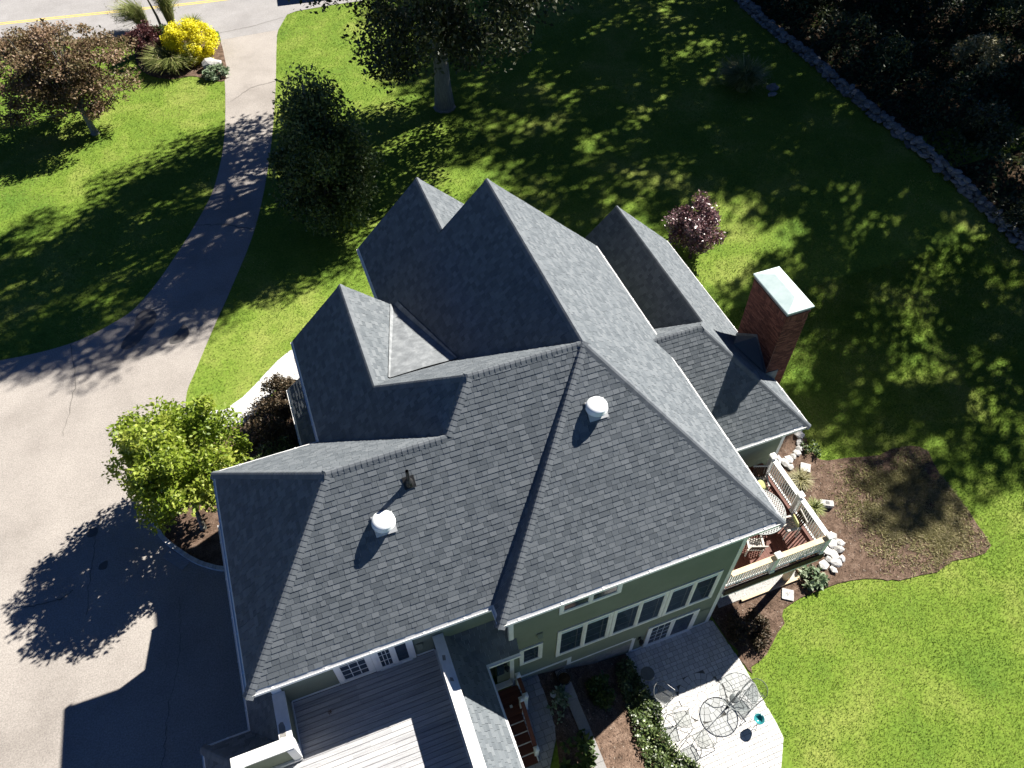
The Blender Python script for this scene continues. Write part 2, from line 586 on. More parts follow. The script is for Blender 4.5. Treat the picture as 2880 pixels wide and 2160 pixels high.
def crack(pts, w):
    mb = MB()
    q = []
    for (a, b) in zip(pts, pts[1:]):
        for s in np.linspace(0, 1, 10, endpoint=False):
            q.append((a[0] + (b[0] - a[0]) * s + random.gauss(0, .025), a[1] + (b[1] - a[1]) * s + random.gauss(0, .025)))
    q.append(pts[-1])
    for a, b in zip(q, q[1:]):
        d = Vector((b[0] - a[0], b[1] - a[1]))
        if d.length < 1e-6:
            continue
        n = Vector((-d.y, d.x)).normalized() * w * random.uniform(.5, 1.2)
        mb.poly([(a[0] - n.x, a[1] - n.y, HI + .024), (b[0] - n.x, b[1] - n.y, HI + .024), (b[0] + n.x, b[1] + n.y, HI + .024), (a[0] + n.x, a[1] + n.y, HI + .024)])
    mb.build('driveway_crack', M_CRACK, None, kind='structure')


crack([(-3.3, 41.5), (-1.9, 42.7), (-.4, 42.9)], .02)
crack([(-6.6, 30.3), (-5.2, 29.8), (-3.9, 28.9)], .03)
crack([(-12.6, 23.8), (-12.4, 21.4), (-12.9, 18.6)], .011)
crack([(-11.6, 14.5), (-11.9, 12.9), (-12.2, 10.4)], .012)
crack([(-14.2, 11.4), (-13.0, 11.3), (-12.6, 11.5)], .02)
crack([(-9.2, 9.9), (-9.3, 8.2), (-9.9, 6.0), (-10.2, 4.4)], .010)
crack([(1.6, 51.3), (-.9, 50.7), (-2.9, 50.6)], .02)

WALK = smooth_open([(-7.0, 17.9), (-6.68, 17.46)], 1) and [(-7.6, 17.9), (-6.68, 17.6), (-5.9, 18.0), (-5.3, 18.5), (-4.82, 18.95), (-4.2, 19.5), (-3.59, 19.9), (-2.4, 20.0), (-1.4, 19.4), (-1.4, 14.6), (-3.1, 14.6), (-3.2, 17.9), (-3.9, 18.3), (-4.44, 18.05), (-5.19, 17.35), (-5.67, 16.75), (-6.2, 16.6), (-7.6, 16.9)]
FRONT_BED = smooth_closed([(-8.4, 48.9), (-7.87, 46.82), (-6.54, 45.6), (-5.32, 45.5), (-4.52, 44.95), (-3.5, 44.1), (-3.05, 45.0), (-2.98, 46.55), (-2.95, 49.3), (-3.4, 51.0), (-6.0, 52.4), (-8.0, 51.6)], 4)
SIDE_BED = [(-7.75, 16.9), (-8.55, 15.6), (-9.3, 14.6), (-9.62, 13.14), (-9.5, 12.4), (-9.0, 11.75), (-8.2, 10.9), (-7.5, 10.4), (-6.3, 9.9), (-5.5, 9.5), (-2.5, 9.5), (-2.5, 14.4), (-3.1, 14.6), (-3.2, 17.9), (-3.9, 18.2), (-4.44, 17.95), (-5.19, 17.25), (-5.67, 16.6)]
MULCH = smooth_closed([(13.2, 12.5), (14.6, 11.0), (15.9, 9.4), (15.7, 7.92), (16.46, 7.39), (18.3, 7.0), (20.15, 6.85), (19.95, 5.3), (19.83, 3.54), (19.55, 2.05), (18.2, 1.95), (16.8, 1.98), (15.4, 2.1), (14.83, 2.45), (13.17, 2.81), (11.08, 2.78), (10.43, 2.25), (9.3, 1.55), (8.45, 1.2), (8.4, 1.7), (8.3, 3.2), (8.1, 7.5), (12.6, 7.5), (13.0, 9)], 3)
DRYPATCH = [(p[0] + random.gauss(0, .13), p[1] + random.gauss(0, .13)) for p in smooth_closed([(17.0, 6.1), (18.3, 6.3), (19.3, 6.1), (19.5, 4.5), (19.0, 2.9), (17.8, 2.75), (16.5, 3.2), (15.9, 4.2), (16.2, 5.3)], 5)]
BACK_BED = [(1.15, 3.26), (2.0, 3.26), (3.5, 3.26), (4.73, 3.26), (4.73, -3), (.6, -3), (1.0, .5), (1.27, 1.5), (1.35, 2.4)]
PATIO = [(4.73, 3.26), (8.15, 3.26), (8.34, 1.6), (8.36, -.6), (8.32, -1.05), (7.7, -1.85), (7.3, -4), (4.73, -4)]
PATH = [(.46, 3.25), (1.38, 3.25), (1.37, 2.6), (1.3, 1.6), (1.17, 1.2), (.75, .6), (.4, .1), (.2, -3), (-.7, -3), (-.7, .78), (.46, .78)]
MULCH = [(p[0] + random.gauss(0, .05), p[1] + random.gauss(0, .05)) for p in MULCH]
MULCH_FLAT = MULCH
sheet('mulch_bed', MULCH_FLAT, M_MULCH, .03, .5, edge=.05)
sheet('mulch_bed', FRONT_BED, M_MULCH, .03, 1.0, edge=.05)
sheet('mulch_bed', SIDE_BED, M_MULCH, .03, 1.0, edge=.05)
sheet('mulch_bed', BACK_BED, M_MULCH, .035, .25, edge=.05)
GRAVEL = [(9.0, 6.4), (8.6, 3.55), (12.0, 3.55), (12.0, 6.4)]
sheet('gravel_bed', GRAVEL, M_GRAVEL, .06, 1.0, edge=.05)
WOODS = [(32.6, 12.0), (33.2, 17.2), (32.5, 20), (32.3, 60), (32, 100), (160, 120), (160, -20), (60, -20), (36, 6)]
sheet('woodland_floor', WOODS, M_SOIL, .03, 4.0)
GRASS_RING = smooth_closed([(24.4, 30.8), (25.8, 29.6), (27.8, 29.7), (28.3, 31.3), (27.3, 32.6), (25.4, 32.6)], 4)
M_MULCHTREE = None

# ------------------------------------------------------------------ house: roof
EZ, T, TB, TR = 7.668, .9689, .9271, .8359
XL, XM, XB = -6.28, -3.18, 8.51
XMID = XB / 2
YL0, YR0, YN, Y1, YM = 3.30, 2.77, 18.39, 15.32, 14.53
XR, YL, XN, YC = -1.12, 6.74, 2.626, 7.72
HZ = EZ + T * XMID
HM, HL, HC = T * (XR - XM), TB * (YL - YL0), TB * (YC - YL0)
YF = YL0 + 2 * (YL - YL0)
ZM, ZC, ZN = EZ + HM, EZ + HC, EZ + T * XN
QY = YR0 + (HZ - EZ) / TR
P6X = HC / T
P5 = (XM + HC / T, YC, ZC)
MEND = (XR, YC + (HC - HM) / TB, ZM)
V3 = (.47, YC + (HC - .455) / TB, EZ + .455)
P1, P2, P3, P4 = (XL, YL0, EZ), (XL, YF, EZ), (XL + HL / T, YL, EZ + HL), (XM + HL / T, YL, EZ + HL)
LFR = (XM, YF, EZ)
NPK, NEND, P10, Q = (XN, YN, ZN), (XN, Y1, ZN), (XMID, Y1, HZ), (XMID, QY, HZ)
MPK = (XR, YM, ZM)
P6 = (P6X, YC, ZC)
# right-hand lower wing
SZ, TS, TSB = 5.21, .966, .91
SX, SYB, SYF, SXR = 12.84, 6.615, 17.12, 10.18
SH = SZ + TS * (SX - SXR)
SQ = (9.765, 9.88, 8.18)
SEND = (SXR, 10.32, SH)

house = thing('house', 'sage green house with white trim, charcoal shingle roof and a brick chimney', 'house', (0, 0, 0))

PLANES = {  # name: (polygon, eave direction, up-slope direction)
    'back_left': ([P1, (0, YL0, EZ), P6, P5, P4, P3], (1, 0, 0), (0, 1, TB)),
    'back_right': ([(0, YR0, EZ), (XB, YR0, EZ), Q], (1, 0, 0), (0, 1, TR)),
    'left_end': ([P2, P1, P3], (0, -1, 0), (1, 0, T)),
    'left_front': ([LFR, P2, P3, P4], (-1, 0, 0), (0, -1, TB)),
    'main_left': ([(0, YL0, EZ), (0, YR0, EZ), Q, P10, NEND, NPK, (0, YN, EZ), (0, YM, EZ), (.47, YM, V3[2]), V3, P6], (0, -1, 0), (1, 0, T)),
    'main_right': ([(XB, YR0, EZ), (XB, Y1, EZ), P10, Q], (0, 1, 0), (-1, 0, T)),
    'north_right': ([(2 * XN, Y1, EZ), (2 * XN, YN, EZ), NPK, NEND], (0, 1, 0), (-1, 0, T)),
    'entry_left': ([(XM, YM, EZ), LFR, P4, P5, MEND, MPK], (0, -1, 0), (1, 0, T)),
    'entry_right': ([V3, (.47, YM, V3[2]), MPK, MEND], (0, 1, 0), (-1, 0, T)),
    'cross_front': ([V3, MEND, P5, P6], (-1, 0, 0), (0, -1, TB)),
    'wing_back': ([(8.0, SYB, SZ), (SX, SYB, SZ), SQ, (7.98, SQ[1], SQ[2])], (1, 0, 0), (0, 1, TSB)),
    'wing_right': ([(SX, SYB, SZ), (SX, SYF, SZ), (SXR, SYF, SH), SEND, SQ], (0, 1, 0), (-1, 0, TS)),
    'wing_left': ([(8.0, SYF, SH - TS * (SXR - 8.0)), (8.0, 12.64, SH - TS * (SXR - 8.0)), SEND, (SXR, SYF, SH)], (0, -1, 0), (1, 0, TS)),
    'wing_front': ([(8.0, 12.64, 5.67), (7.98, SQ[1], SQ[2]), SQ, SEND], (-1, 0, 0), (0, -1, TSB)),
    # low skirt roofs round the balcony
    'skirt_left': ([(-7.0, 10.4, 4.6), (-7.0, 3.7, 4.6), (-5.9, 2.55, 5.85), (-5.9, 9.72, 5.85)], (0, -1, 0), (1.1, 0, 1.25)),
    'skirt_left_front': ([(-7.0, 3.7, 4.6), (-8.25, 3.7, 4.6), (-7.12, 2.55, 5.85), (-5.9, 2.55, 5.85)], (-1, 0, 0), (0, -1.15, 1.25)),
    'skirt_left_side': ([(-8.25, 3.7, 4.6), (-8.25, -5, 4.6), (-7.12, -5, 5.85), (-7.12, 2.55, 5.85)], (0, -1, 0), (1.13, 0, 1.25)),
    'skirt_right': ([(-.3, -5, 4.75), (-.3, 2.9, 4.75), (-1.3, 3.9, 6.1), (-1.3, -5, 6.1)], (0, 1, 0), (-1, 0, 1.35)),
    'skirt_right_back': ([(-.3, 2.9, 4.75), (.66, 2.9, 4.75), (.66, 3.29, 5.277), (.46, 3.29, 5.277), (.46, 3.73, 5.87), (-1.13, 3.73, 5.87)], (1, 0, 0), (0, 1, 1.35)),
    'skirt_front': ([(-3.2, 10.4, 4.6), (-7.0, 10.4, 4.6), (-5.9, 9.72, 5.85), (-3.2, 9.72, 5.85)], (-1, 0, 0), (0, -.68, 1.25)),
    'porch': ([(-3.92, 15.3, 4.55), (-3.92, 12.2, 4.55), (-3.0, 12.2, 5.3), (-3.0, 15.3, 5.3)], (0, -1, 0), (.92, 0, .75)),
}
CAM = Vector(cam.location)
mbr = MB()
for nm, (poly, u, w) in PLANES.items():
    n = Vector(u).cross(Vector(w)).normalized()
    mbr.solid([Vector(p) - n * .055 for p in poly], n * .05)
roof = mbr.build('roof', M_UNDER, house)

EXPO = .143
W_SET = (.14, .19, .24, .31)
TILE_MESH = {}


def tile_variant(wi, ti):
    k = (wi, ti)
    if k not in TILE_MESH:
        w, tone = W_SET[wi], (.12, .32, .5, .7, .92)[ti]
        h = (.016, .010, .016, .011, .015)[ti]
        mb = MB()
        g = .004
        top = [(g, 0, h), (w - g, 0, h), (w - g, EXPO, .003), (g, EXPO, .003)]
        mb.poly(top, tone)
        mb.poly([(g, 0, -.002), (w - g, 0, -.002), top[1], top[0]], tone)
        mb.poly([(w - g, 0, -.002), (w - g, EXPO, -.002), top[2], top[1]], tone)
        mb.poly([(g, EXPO, -.002), (g, 0, -.002), top[0], top[3]], tone)
        TILE_MESH[k] = mb.mesh('shingle', M_SHINGLE)
    return TILE_MESH[k]


stuff = MB()
singles = []
for nm, (poly, u, w) in PLANES.items():
    u, w = Vector(u).normalized(), Vector(w).normalized()
    n = u.cross(w)
    O = Vector(poly[0])
    P = [((Vector(p) - O).dot(u), (Vector(p) - O).dot(w)) for p in poly]
    amin, amax = min(p[0] for p in P), max(p[0] for p in P)
    bmax = max(p[1] for p in P)
    near = nm in ('back_left', 'back_right', 'wing_back')
    thick = .5 if 'left' in nm and 'back' not in nm and 'front' not in nm else 1.0
    k = 0
    b = .125
    while b < bmax:
        a = amin - random.uniform(0, .3)
        last = -1
        while a < amax:
            wi = random.choices((0, 1, 2, 3), (3, 4, 4, 3))[0]
            ti = random.choices((0, 1, 2, 3, 4), (2, 3, 4, 4, 2))[0]
            if ti == last:
                ti = (ti + random.choice((1, 2))) % 5
            last = ti
            wd = W_SET[wi]
            c = clip_rect(P, a + .004, a + wd - .004, b, b + EXPO)
            ar = area2(c) if len(c) >= 3 else 0
            full = ar > .985 * (wd - .008) * EXPO
            if ar > 4e-4:
                if full and near:
                    pos = O + u * a + w * b
                    singles.append(((pos - CAM).length, pos, wi, ti, u, w, n, c, nm))
                else:
                    h = (.016 if random.random() < .5 else .010) * thick
                    tone = (.12, .32, .5, .7, .92)[ti] + random.uniform(-.05, .05)
                    top = [O + u * p[0] + w * p[1] + n * (h - (h - .003) * (p[1] - b) / EXPO) for p in c]
                    stuff.poly(top, tone)
                    for i in range(len(c)):
                        j = (i + 1) % len(c)
                        if abs(c[i][1] - (b + EXPO)) < 1e-4 and abs(c[j][1] - (b + EXPO)) < 1e-4:
                            continue
                        p_, q_ = O + u * c[i][0] + w * c[i][1] - n * .004, O + u * c[j][0] + w * c[j][1] - n * .004
                        stuff.poly([p_, q_, top[j], top[i]], tone)
            a += wd
        b += EXPO
        k += 1
singles.sort(key=lambda s: s[0])
for i, (d, pos, wi, ti, u, w, n, c, nm) in enumerate(singles):
    if i < 300:
        m = Matrix((u, w, n)).transposed().to_4x4()
        m.translation = pos
        link('shingle', tile_variant(wi, ti), roof, mtx=m)
    else:
        h = .016 if random.random() < .5 else .010
        tone = (.12, .32, .5, .7, .92)[ti] + random.uniform(-.05, .05)
        lo = [pos + u * .004, pos + u * (W_SET[wi] - .004)]
        hi = [lo[1] + w * EXPO, lo[0] + w * EXPO]
        t = [lo[0] + n * h, lo[1] + n * h, hi[0] + n * .003, hi[1] + n * .003]
        stuff.poly(t, tone)
        stuff.poly([lo[0] - n * .004, lo[1] - n * .004, t[1], t[0]], tone)
        stuff.poly([lo[1] - n * .004, hi[0] - n * .004, t[2], t[1]], tone)
        stuff.poly([hi[1] - n * .004, lo[0] - n * .004, t[0], t[3]], tone)
stuff.build('shingle_courses', M_SHINGLE, roof, kind='stuff')


def plane_n(nm):
    poly, u, w = PLANES[nm]
    return Vector(u).cross(Vector(w)).normalized()


RIDGES = [(P1, P3, 'back_left', 'left_end'), (P3, P4, 'back_left', 'left_front'), (P2, P3, 'left_end', 'left_front'),
          (P4, P5, 'back_left', 'entry_left'), (P5, P6, 'back_left', 'cross_front'), (MEND, P5, 'entry_left', 'cross_front'),
          (MPK, MEND, 'entry_left', 'entry_right'), (P10, Q, 'main_left', 'main_right'), ((0, YR0, EZ), Q, 'main_left', 'back_right'),
          ((XB, YR0, EZ), Q, 'main_right', 'back_right'), (NPK, NEND, 'main_left', 'north_right'),
          ((SX, SYB, SZ), SQ, 'wing_back', 'wing_right'), ((7.98, SQ[1], SQ[2]), SQ, 'wing_back', 'wing_front'),
          ((SXR, SYF, SH), SEND, 'wing_left', 'wing_right'), (SEND, SQ, 'wing_front', 'wing_right'),
          ((-8.25, 3.7, 4.6), (-7.12, 2.55, 5.85), 'skirt_left_front', 'skirt_left_side')]
caps = []
for A, B, n1, n2 in RIDGES:
    A, B = Vector(A), Vector(B)
    d = (B - A).normalized()
    sides = []
    for nm in (n1, n2):
        n = plane_n(nm)
        s = n.cross(d).normalized()
        if s.z > 0:
            s = -s
        sides.append((s, n))
    (s1, na), (s2, nb) = sides
    up = (na + nb).normalized()
    meshes = []
    for tone in (.2, .5, .8):
        mb = MB()
        hw, h0, h1 = .165, .030, .022
        L_ = EXPO + .012

        def sec(x, h):
            return [d * x + s1 * hw + na * (h - .018), d * x + s1 * .05 + na * h, d * x + up * (h * .75), d * x + s2 * .05 + nb * h, d * x + s2 * hw + nb * (h - .018)]
        a, b = sec(0, h0), sec(L_, h1)
        for q in range(4):
            mb.poly([a[q], a[q + 1], b[q + 1], b[q]], tone)
        lo = [p - up * .028 for p in a]
        for q in range(4):
            mb.poly([lo[q], lo[q + 1], a[q + 1], a[q]], tone)
        for q in (0, 4):
            mb.poly([a[q], b[q], b[q] - up * .03, a[q] - up * .03], tone)
        meshes.append(mb)
    cnt = max(1, int((B - A).length / EXPO))
    st = (B - A).length / cnt
    for i in range(cnt):
        caps.append((((A + d * st * i) - CAM).length, A + d * st * i, meshes, random.randrange(3)))
caps.sort(key=lambda c: c[0])
cap_stuff = MB()
cache = {}
for i, (dd, pos, meshes, ti) in enumerate(caps):
    if i < 300:
        k = (id(meshes), ti)
        if k not in cache:
            cache[k] = meshes[ti].mesh('ridge_cap', M_CAP)
        link('ridge_cap', cache[k], roof, pos)
    else:
        for f in meshes[ti].f:
            cap_stuff.poly([Vector(meshes[ti].v[k]) + pos for k in f], meshes[ti].t[0])
cap_stuff.build('ridge_cap_row', M_CAP, roof, kind='stuff')

# metal saddle between the entry gable and the main roof, with raised edge flashing
CA, CB, CC = Vector((.47, YM - .02, V3[2] + .05)), Vector((1.50, 10.58, EZ + T * 1.50 + .05)), Vector((-.57, 10.55, EZ + T * 1.52 + .05))
mb = MB()
mid = (CB + CC) / 2
for s in range(6):
    s0, s1 = s / 6, (s + 1) / 6
    mb.poly([CA.lerp(CC, s0), CA.lerp(CC, s1), CA.lerp(mid, s1) + Vector((0, 0, .03)), CA.lerp(mid, s0) + Vector((0, 0, .03))])
    mb.poly([CA.lerp(mid, s0) + Vector((0, 0, .03)), CA.lerp(mid, s1) + Vector((0, 0, .03)), CA.lerp(CB, s1), CA.lerp(CB, s0)])
sad = mb.build('metal_roof_saddle', M_LEAD, house)
mb = MB()
n = plane_n('main_left')
mb.solid([CA + n * .0, CB, CB + Vector((.04, 0, .04 * T)), CA + Vector((.15, 0, .15 * T))], n * .004)
n2 = plane_n('entry_right')
mb.solid([CA, CC, CC + Vector((-.05, 0, .05 * T)), CA + Vector((-.11, 0, .11 * T))], n2 * .004)
mb.build('flashing_strip', M_LEAD, sad)

# gutters: open trough with brackets
def gutter(A, B, out, name='gutter'):
    A, B, out = Vector(A), Vector(B), Vector(out)
    d = (B - A)
    up = Vector((0, 0, 1))
    prof = [(-.115, .0), (.0, .0), (.0, -.012), (-.012, -.012), (-.025, -.085), (-.10, -.085), (-.103, -.0)]
    mb = MB()
    # outer face, lip, bottom, back (all solid strips)
    for x0, x1, z0, z1 in ((-.016, .0, -.012, .022), (-.012, -.004, -.10, -.012), (-.112, -.012, -.10, -.092), (-.12, -.112, -.10, -.004)):
        pts = [A + out * x0 + up * z0, A + out * x1 + up * z0, A + out * x1 + up * z1, A + out * x0 + up * z1]
        mb.solid(pts, d)
    g = mb.build(name, M_GUTTER, house)
    ins = MB()
    ins.poly([A + out * -.111 + up * -.07, A + out * -.013 + up * -.07, A + out * -.013 + up * -.07 + d, A + out * -.111 + up * -.07 + d])
    ins.build('gutter_bottom', M_GUTIN, g)
    L_ = d.length
    dn = d.normalized()
    cnt = max(1, round(L_ / 1.25))
    for i in range(cnt):
        p = A + dn * ((i + .5) * L_ / cnt + random.uniform(-.12, .12))
        mb = MB()
        mb.solid([p + out * -.15 + up * .03, p + out * .006 + up * .0, p + out * .006 + up * .032, p + out * -.15 + up * .055], dn * .055)
        mb.build('gutter_bracket', M_GUTTER, g)


gutter((XL, YL0, EZ), (0, YL0, EZ), (0, -1, 0))
gutter((0, YL0, EZ), (0, YR0, EZ), (-1, 0, 0))
gutter((0, YR0, EZ), (XB, YR0, EZ), (0, -1, 0))
gutter((XL, YF, EZ), (XL, YL0, EZ), (-1, 0, 0))
gutter((XL, YF, EZ), (XM, YF, EZ), (0, 1, 0))
gutter((XM, YF, EZ), (XM, YM, EZ), (-1, 0, 0))
gutter((0, YM + .1, EZ), (0, YN, EZ), (-1, 0, 0))
gutter((XB, YR0, EZ), (XB, 8.9, EZ), (1, 0, 0))
gutter((XB, 10.4, EZ), (XB, Y1, EZ), (1, 0, 0))
gutter((8.05, SYB, SZ), (SX, SYB, SZ), (0, -1, 0))
gutter((SX, SYB, SZ), (SX, 8.8, SZ), (1, 0, 0))
gutter((SX, 10.95, SZ), (SX, SYF, SZ), (1, 0, 0))
gutter((-7.0, 10.4, 4.6), (-7.0, 3.7, 4.6), (-1, 0, 0))
gutter((-7.0, 3.7, 4.6), (-8.25, 3.7, 4.6), (0, 1, 0))
gutter((-8.25, 3.7, 4.6), (-8.25, -5, 4.6), (-1, 0, 0))
gutter((-.3, 2.9, 4.75), (-.3, -5, 4.75), (1, 0, 0))
gutter((-.3, 2.9, 4.75), (.66, 2.9, 4.75), (0, -1, 0))
gutter((-3.92, 15.3, 4.55), (-3.92, 12.2, 4.55), (-1, 0, 0))

# soffits
mb = MB()
for lo, hi in (((XL + .12, YL0 + .12, EZ - .13), (.1, YF - .12, EZ - .1)), ((.121, YR0 + .12, EZ - .133), (XB - .12, Y1 - .1, EZ - .103)),
               ((.125, Y1 - .099, EZ - .136), (2 * XN - .1, YN - .1, EZ - .106)), ((XM + .12, YF - .119, EZ - .139), (.1, YM - .1, EZ - .109)),
               ((8.05, SYB + .12, SZ - .13), (SX - .12, SYF - .1, SZ - .10))):
    mb.box(lo, hi)
mb.build('soffit', M_WHITE, house)

# rake boards on the gable ends
mb = MB()


def rake(a, b, y):
    a, b = Vector((a[0], y, a[1])), Vector((b[0], y, b[1]))
    mb.solid([a + Vector((0, 0, -.06)), b + Vector((0, 0, -.06)), b + Vector((0, 0, -.26)), a + Vector((0, 0, -.26))], (0, -.03, 0))


rake((0, EZ), (XN, ZN), YN)
rake((XN, ZN), (2 * XN, EZ), YN)
rake((XN, ZN), (XMID, HZ), Y1)
rake((XMID, HZ), (XB, EZ), Y1)
rake((XM, EZ), (XR, ZM), YM)
rake((XR, ZM), (.47, V3[2]), YM)
rake((8.0, SH - TS * (SXR - 8)), (SXR, SH), SYF)
rake((SXR, SH), (SX, SZ), SYF)
mb.build('rake_board', M_WHITE, house)

# ------------------------------------------------------------------ house: walls
def wall(name, polyxy, z0, z1, m=M_GREEN):
    mb = MB()
    mb.prism(polyxy, z0, z1)
    return mb.build(name, m, house)


def rect(x0, y0, x1, y1):
    return [(x0, y0), (x1, y0), (x1, y1), (x0, y1)]


wall('wall', rect(.46, 3.27, 7.97, 14.9), -.1, EZ - .12)
wall('wall', rect(-5.9, 3.73, .455, 9.7), 1.0, EZ - .12)
wall('wall', rect(-2.75, 9.705, .45, 14.1), 1.0, EZ - .12)
wall('wall', rect(.465, 14.905, 4.8, 18.0), 1.0, EZ - .12)
wall('wall', rect(7.975, 7.07, 12.4, 16.7), -.1, SZ - .11)
wall('wall', rect(-5.85, -5, -1.35, 3.72), 1.0, 5.1)
wall('wall', rect(-6.5, 3.31, -5.91, 9.7), 1.0, 4.5)
wall('wall', rect(-1.34, -5, -.75, 3.5), 1.0, 4.6)
wall('wall', rect(-7.8, -5, -5.86, 3.3), 1.0, 4.5)
wall('wall', rect(-3.75, 12.4, -2.76, 15.1), 1.0, 4.5)
mb = MB()
for pts, ext in (([(.5, 14.89, EZ - .1), (XB - .5, 14.89, EZ - .1), (XMID, 14.89, HZ - .45)], (0, -.1, 0)),
                 ([(.5, 17.99, EZ - .1), (4.75, 17.99, EZ - .1), (XN, 17.99, ZN - .4)], (0, -.1, 0)),
                 ([(-2.7, 14.09, EZ - .1), (.4, 14.09, EZ - .1), (XR, 14.09, ZM - .4)], (0, -.1, 0)),
                 ([(8.0, 16.69, SZ - .1), (12.35, 16.69, SZ - .1), (SXR, 16.69, SH - .4), (8.0, 16.69, 5.3)], (0, -.1, 0))):
    mb.solid(pts, ext)
mb.build('gable_wall', M_GREEN, house)


def clapboards(axis, c, lo, hi, z0, z1, holes=(), sgn=-1, step=.105):
    """lapped boards on the plane axis=c, running from lo to hi, with rectangular holes (a0,a1,z0,z1)"""
    mb = MB()
    z = z0
    while z < z1 - .01:
        zt = min(z + step, z1)
        segs = [(lo, hi)]
        for a0, a1, h0, h1 in holes:
            if zt > h0 + .02 and z < h1 - .02:
                ns = []
                for s0, s1 in segs:
                    if a1 <= s0 or a0 >= s1:
                        ns.append((s0, s1))
                    else:
                        if a0 > s0:
                            ns.append((s0, a0))
                        if a1 < s1:
                            ns.append((a1, s1))
                segs = ns
        for s0, s1 in segs:
            o0, o1 = c + sgn * .020, c + sgn * .004
            if axis == 'y':
                q = [(s0, o0, z), (s1, o0, z), (s1, o1, zt), (s0, o1, zt)]
                r = [(s0, c, z), (s1, c, z), (s1, o0, z), (s0, o0, z)]
            else:
                q = [(o0, s0, z), (o0, s1, z), (o1, s1, zt), (o1, s0, zt)]
                r = [(c, s0, z), (c, s1, z), (o0, s1, z), (o0, s0, z)]
            mb.poly(q)
            mb.poly(r)
        z += step
    return mb.build('clapboard_siding', M_GREEN, house, kind='stuff')


def trim(lo, hi, name='trim_board', m=M_WHITE, parent=None):
    mb = MB()
    mb.box(lo, hi)
    return mb.build(name, m, parent or house)


def window(x0, x1, z0, z1, y, lights=1, blind=True, fr=.10, bars=True, name='window', label=None):
    """unit on a wall facing -y"""
    mb = MB()
    yo = y - .045
    mb.box((x0, yo, z0), (x0 + fr, y - .003, z1))
    mb.box((x1 - fr, yo, z0), (x1, y - .003, z1))
    mb.box((x0 + fr, yo - .002, z0), (x1 - fr, y - .003, z0 + fr))
    mb.box((x0 + fr, yo - .002, z1 - fr), (x1 - fr, y - .003, z1))
    w = mb.build(name, M_WHITE, house, label=label)
    ix0, ix1 = x0 + fr, x1 - fr
    step = (ix1 - ix0) / lights
    for i in range(lights):
        a, b = ix0 + i * step, ix0 + (i + 1) * step
        if i:
            mb = MB()
            mb.box((a - .04, yo - .004, z0 + fr), (a + .04, y - .003, z1 - fr))
            mb.box((a - .012, yo + .012, z0 + fr), (a + .012, yo - .012, z1 - fr))
            mb.build('mullion', M_WHITE, w)
        aa, bb = a + (.04 if i else 0), b - (.04 if i < lights - 1 else 0)
        mb = MB()
        mb.box((aa, y - .016, z0 + fr), (bb, y - .008, z1 - fr))
        mb.build('pane', M_PANE, w)
        mb = MB()
        s = .035
        mb.box((aa, y - .03, z0 + fr), (aa + s, y - .017, z1 - fr))
        mb.box((bb - s, y - .03, z0 + fr), (bb, y - .017, z1 - fr))
        mb.box((aa + s, y - .032, z0 + fr), (bb - s, y - .017, z0 + fr + s))
        mb.box((aa + s, y - .032, z1 - fr - s), (bb - s, y - .017, z1 - fr))
        mb.build('sash', M_WHITE, w)
        if blind:
            mb = MB()
            mb.box((aa + s, y - .0285, z1 - fr - s - .17), (bb - s, y - .0175, z1 - fr - s - .002))
            mb.build('blind', M_BLIND, w)
        if bars:
            mb = MB()
            for k in (1, 2):
                zz = z0 + fr + s + (z1 - z0 - 2 * fr - .25) * k / 3
                mb.box((aa + s, y - .021, zz - .006), (bb - s, y - .0172, zz + .006))
            mb.box((aa + (bb - aa) * .72, y - .0215, z0 + fr + s), (aa + (bb - aa) * .72 + .012, y - .0174, z1 - fr - .22))
            mb.build('window_bar', M_PANE if False else M_WIRE, w)
    return w


YW = 3.27
clapboards('y', YW, .58, 7.84, 1.40, EZ - .12, holes=[(.74, 1.52, 2.90, 4.18), (1.95, 3.20, 2.46, 4.55), (3.20, 7.60, 2.46, 4.55), (1.93, 3.90, 5.80, 7.3), (5.34, 7.32, 0, 1.80), (2.45, 8, 1.0, 1.405)])
clapboards('y', YW, 2.60, 5.30, .98, 1.40, holes=[(5.0, 5.34, 0, 3)])
clapboards('y', YW, 4.95, 5.30, .10, .98)
clapboards('y', YW, 5.30, 7.84, 1.40, 1.52, holes=[(5.34, 7.32, 0, 1.80)])
clapboards('y', YW, 7.32, 7.84, .10, 1.40)
window(.76, 1.50, 2.92, 4.16, YW, 1, False, .10, True)
for x0, x1 in ((1.97, 3.80), (3.82, 5.70), (5.72, 7.57)):
    window(x0, x1, 2.48, 4.53, YW, 2, True, .10)
window(1.95, 3.88, 5.82, 7.25, YW, 2, False, .11, False)
trim((.46, YW - .024, 1.40), (.58, YW - .004, EZ - .135), 'corner_board')
trim((.436, YW - .02, 1.40), (.457, YW + .10, EZ - .135), 'corner_board')
trim((7.84, YW - .024, 0.02), (7.96, YW - .004, EZ - .135), 'corner_board')
trim((7.974, YW - .02, 0.02), (7.996, YW + .12, EZ - .135), 'corner_board')
trim((.585, YW - .03, 1.78), (2.42, YW - .004, 1.90))
trim((2.42, YW - .031, 1.30), (2.56, YW - .004, 1.90))
trim((2.56, YW - .03, 1.30), (4.86, YW - .004, 1.40))
trim((4.82, YW - .032, .12), (4.94, YW - .004, 1.302))
trim((4.94, YW - .03, .04), (5.33, YW - .004, .14))
trim((7.33, YW - .03, .04), (7.84, YW - .004, .14))
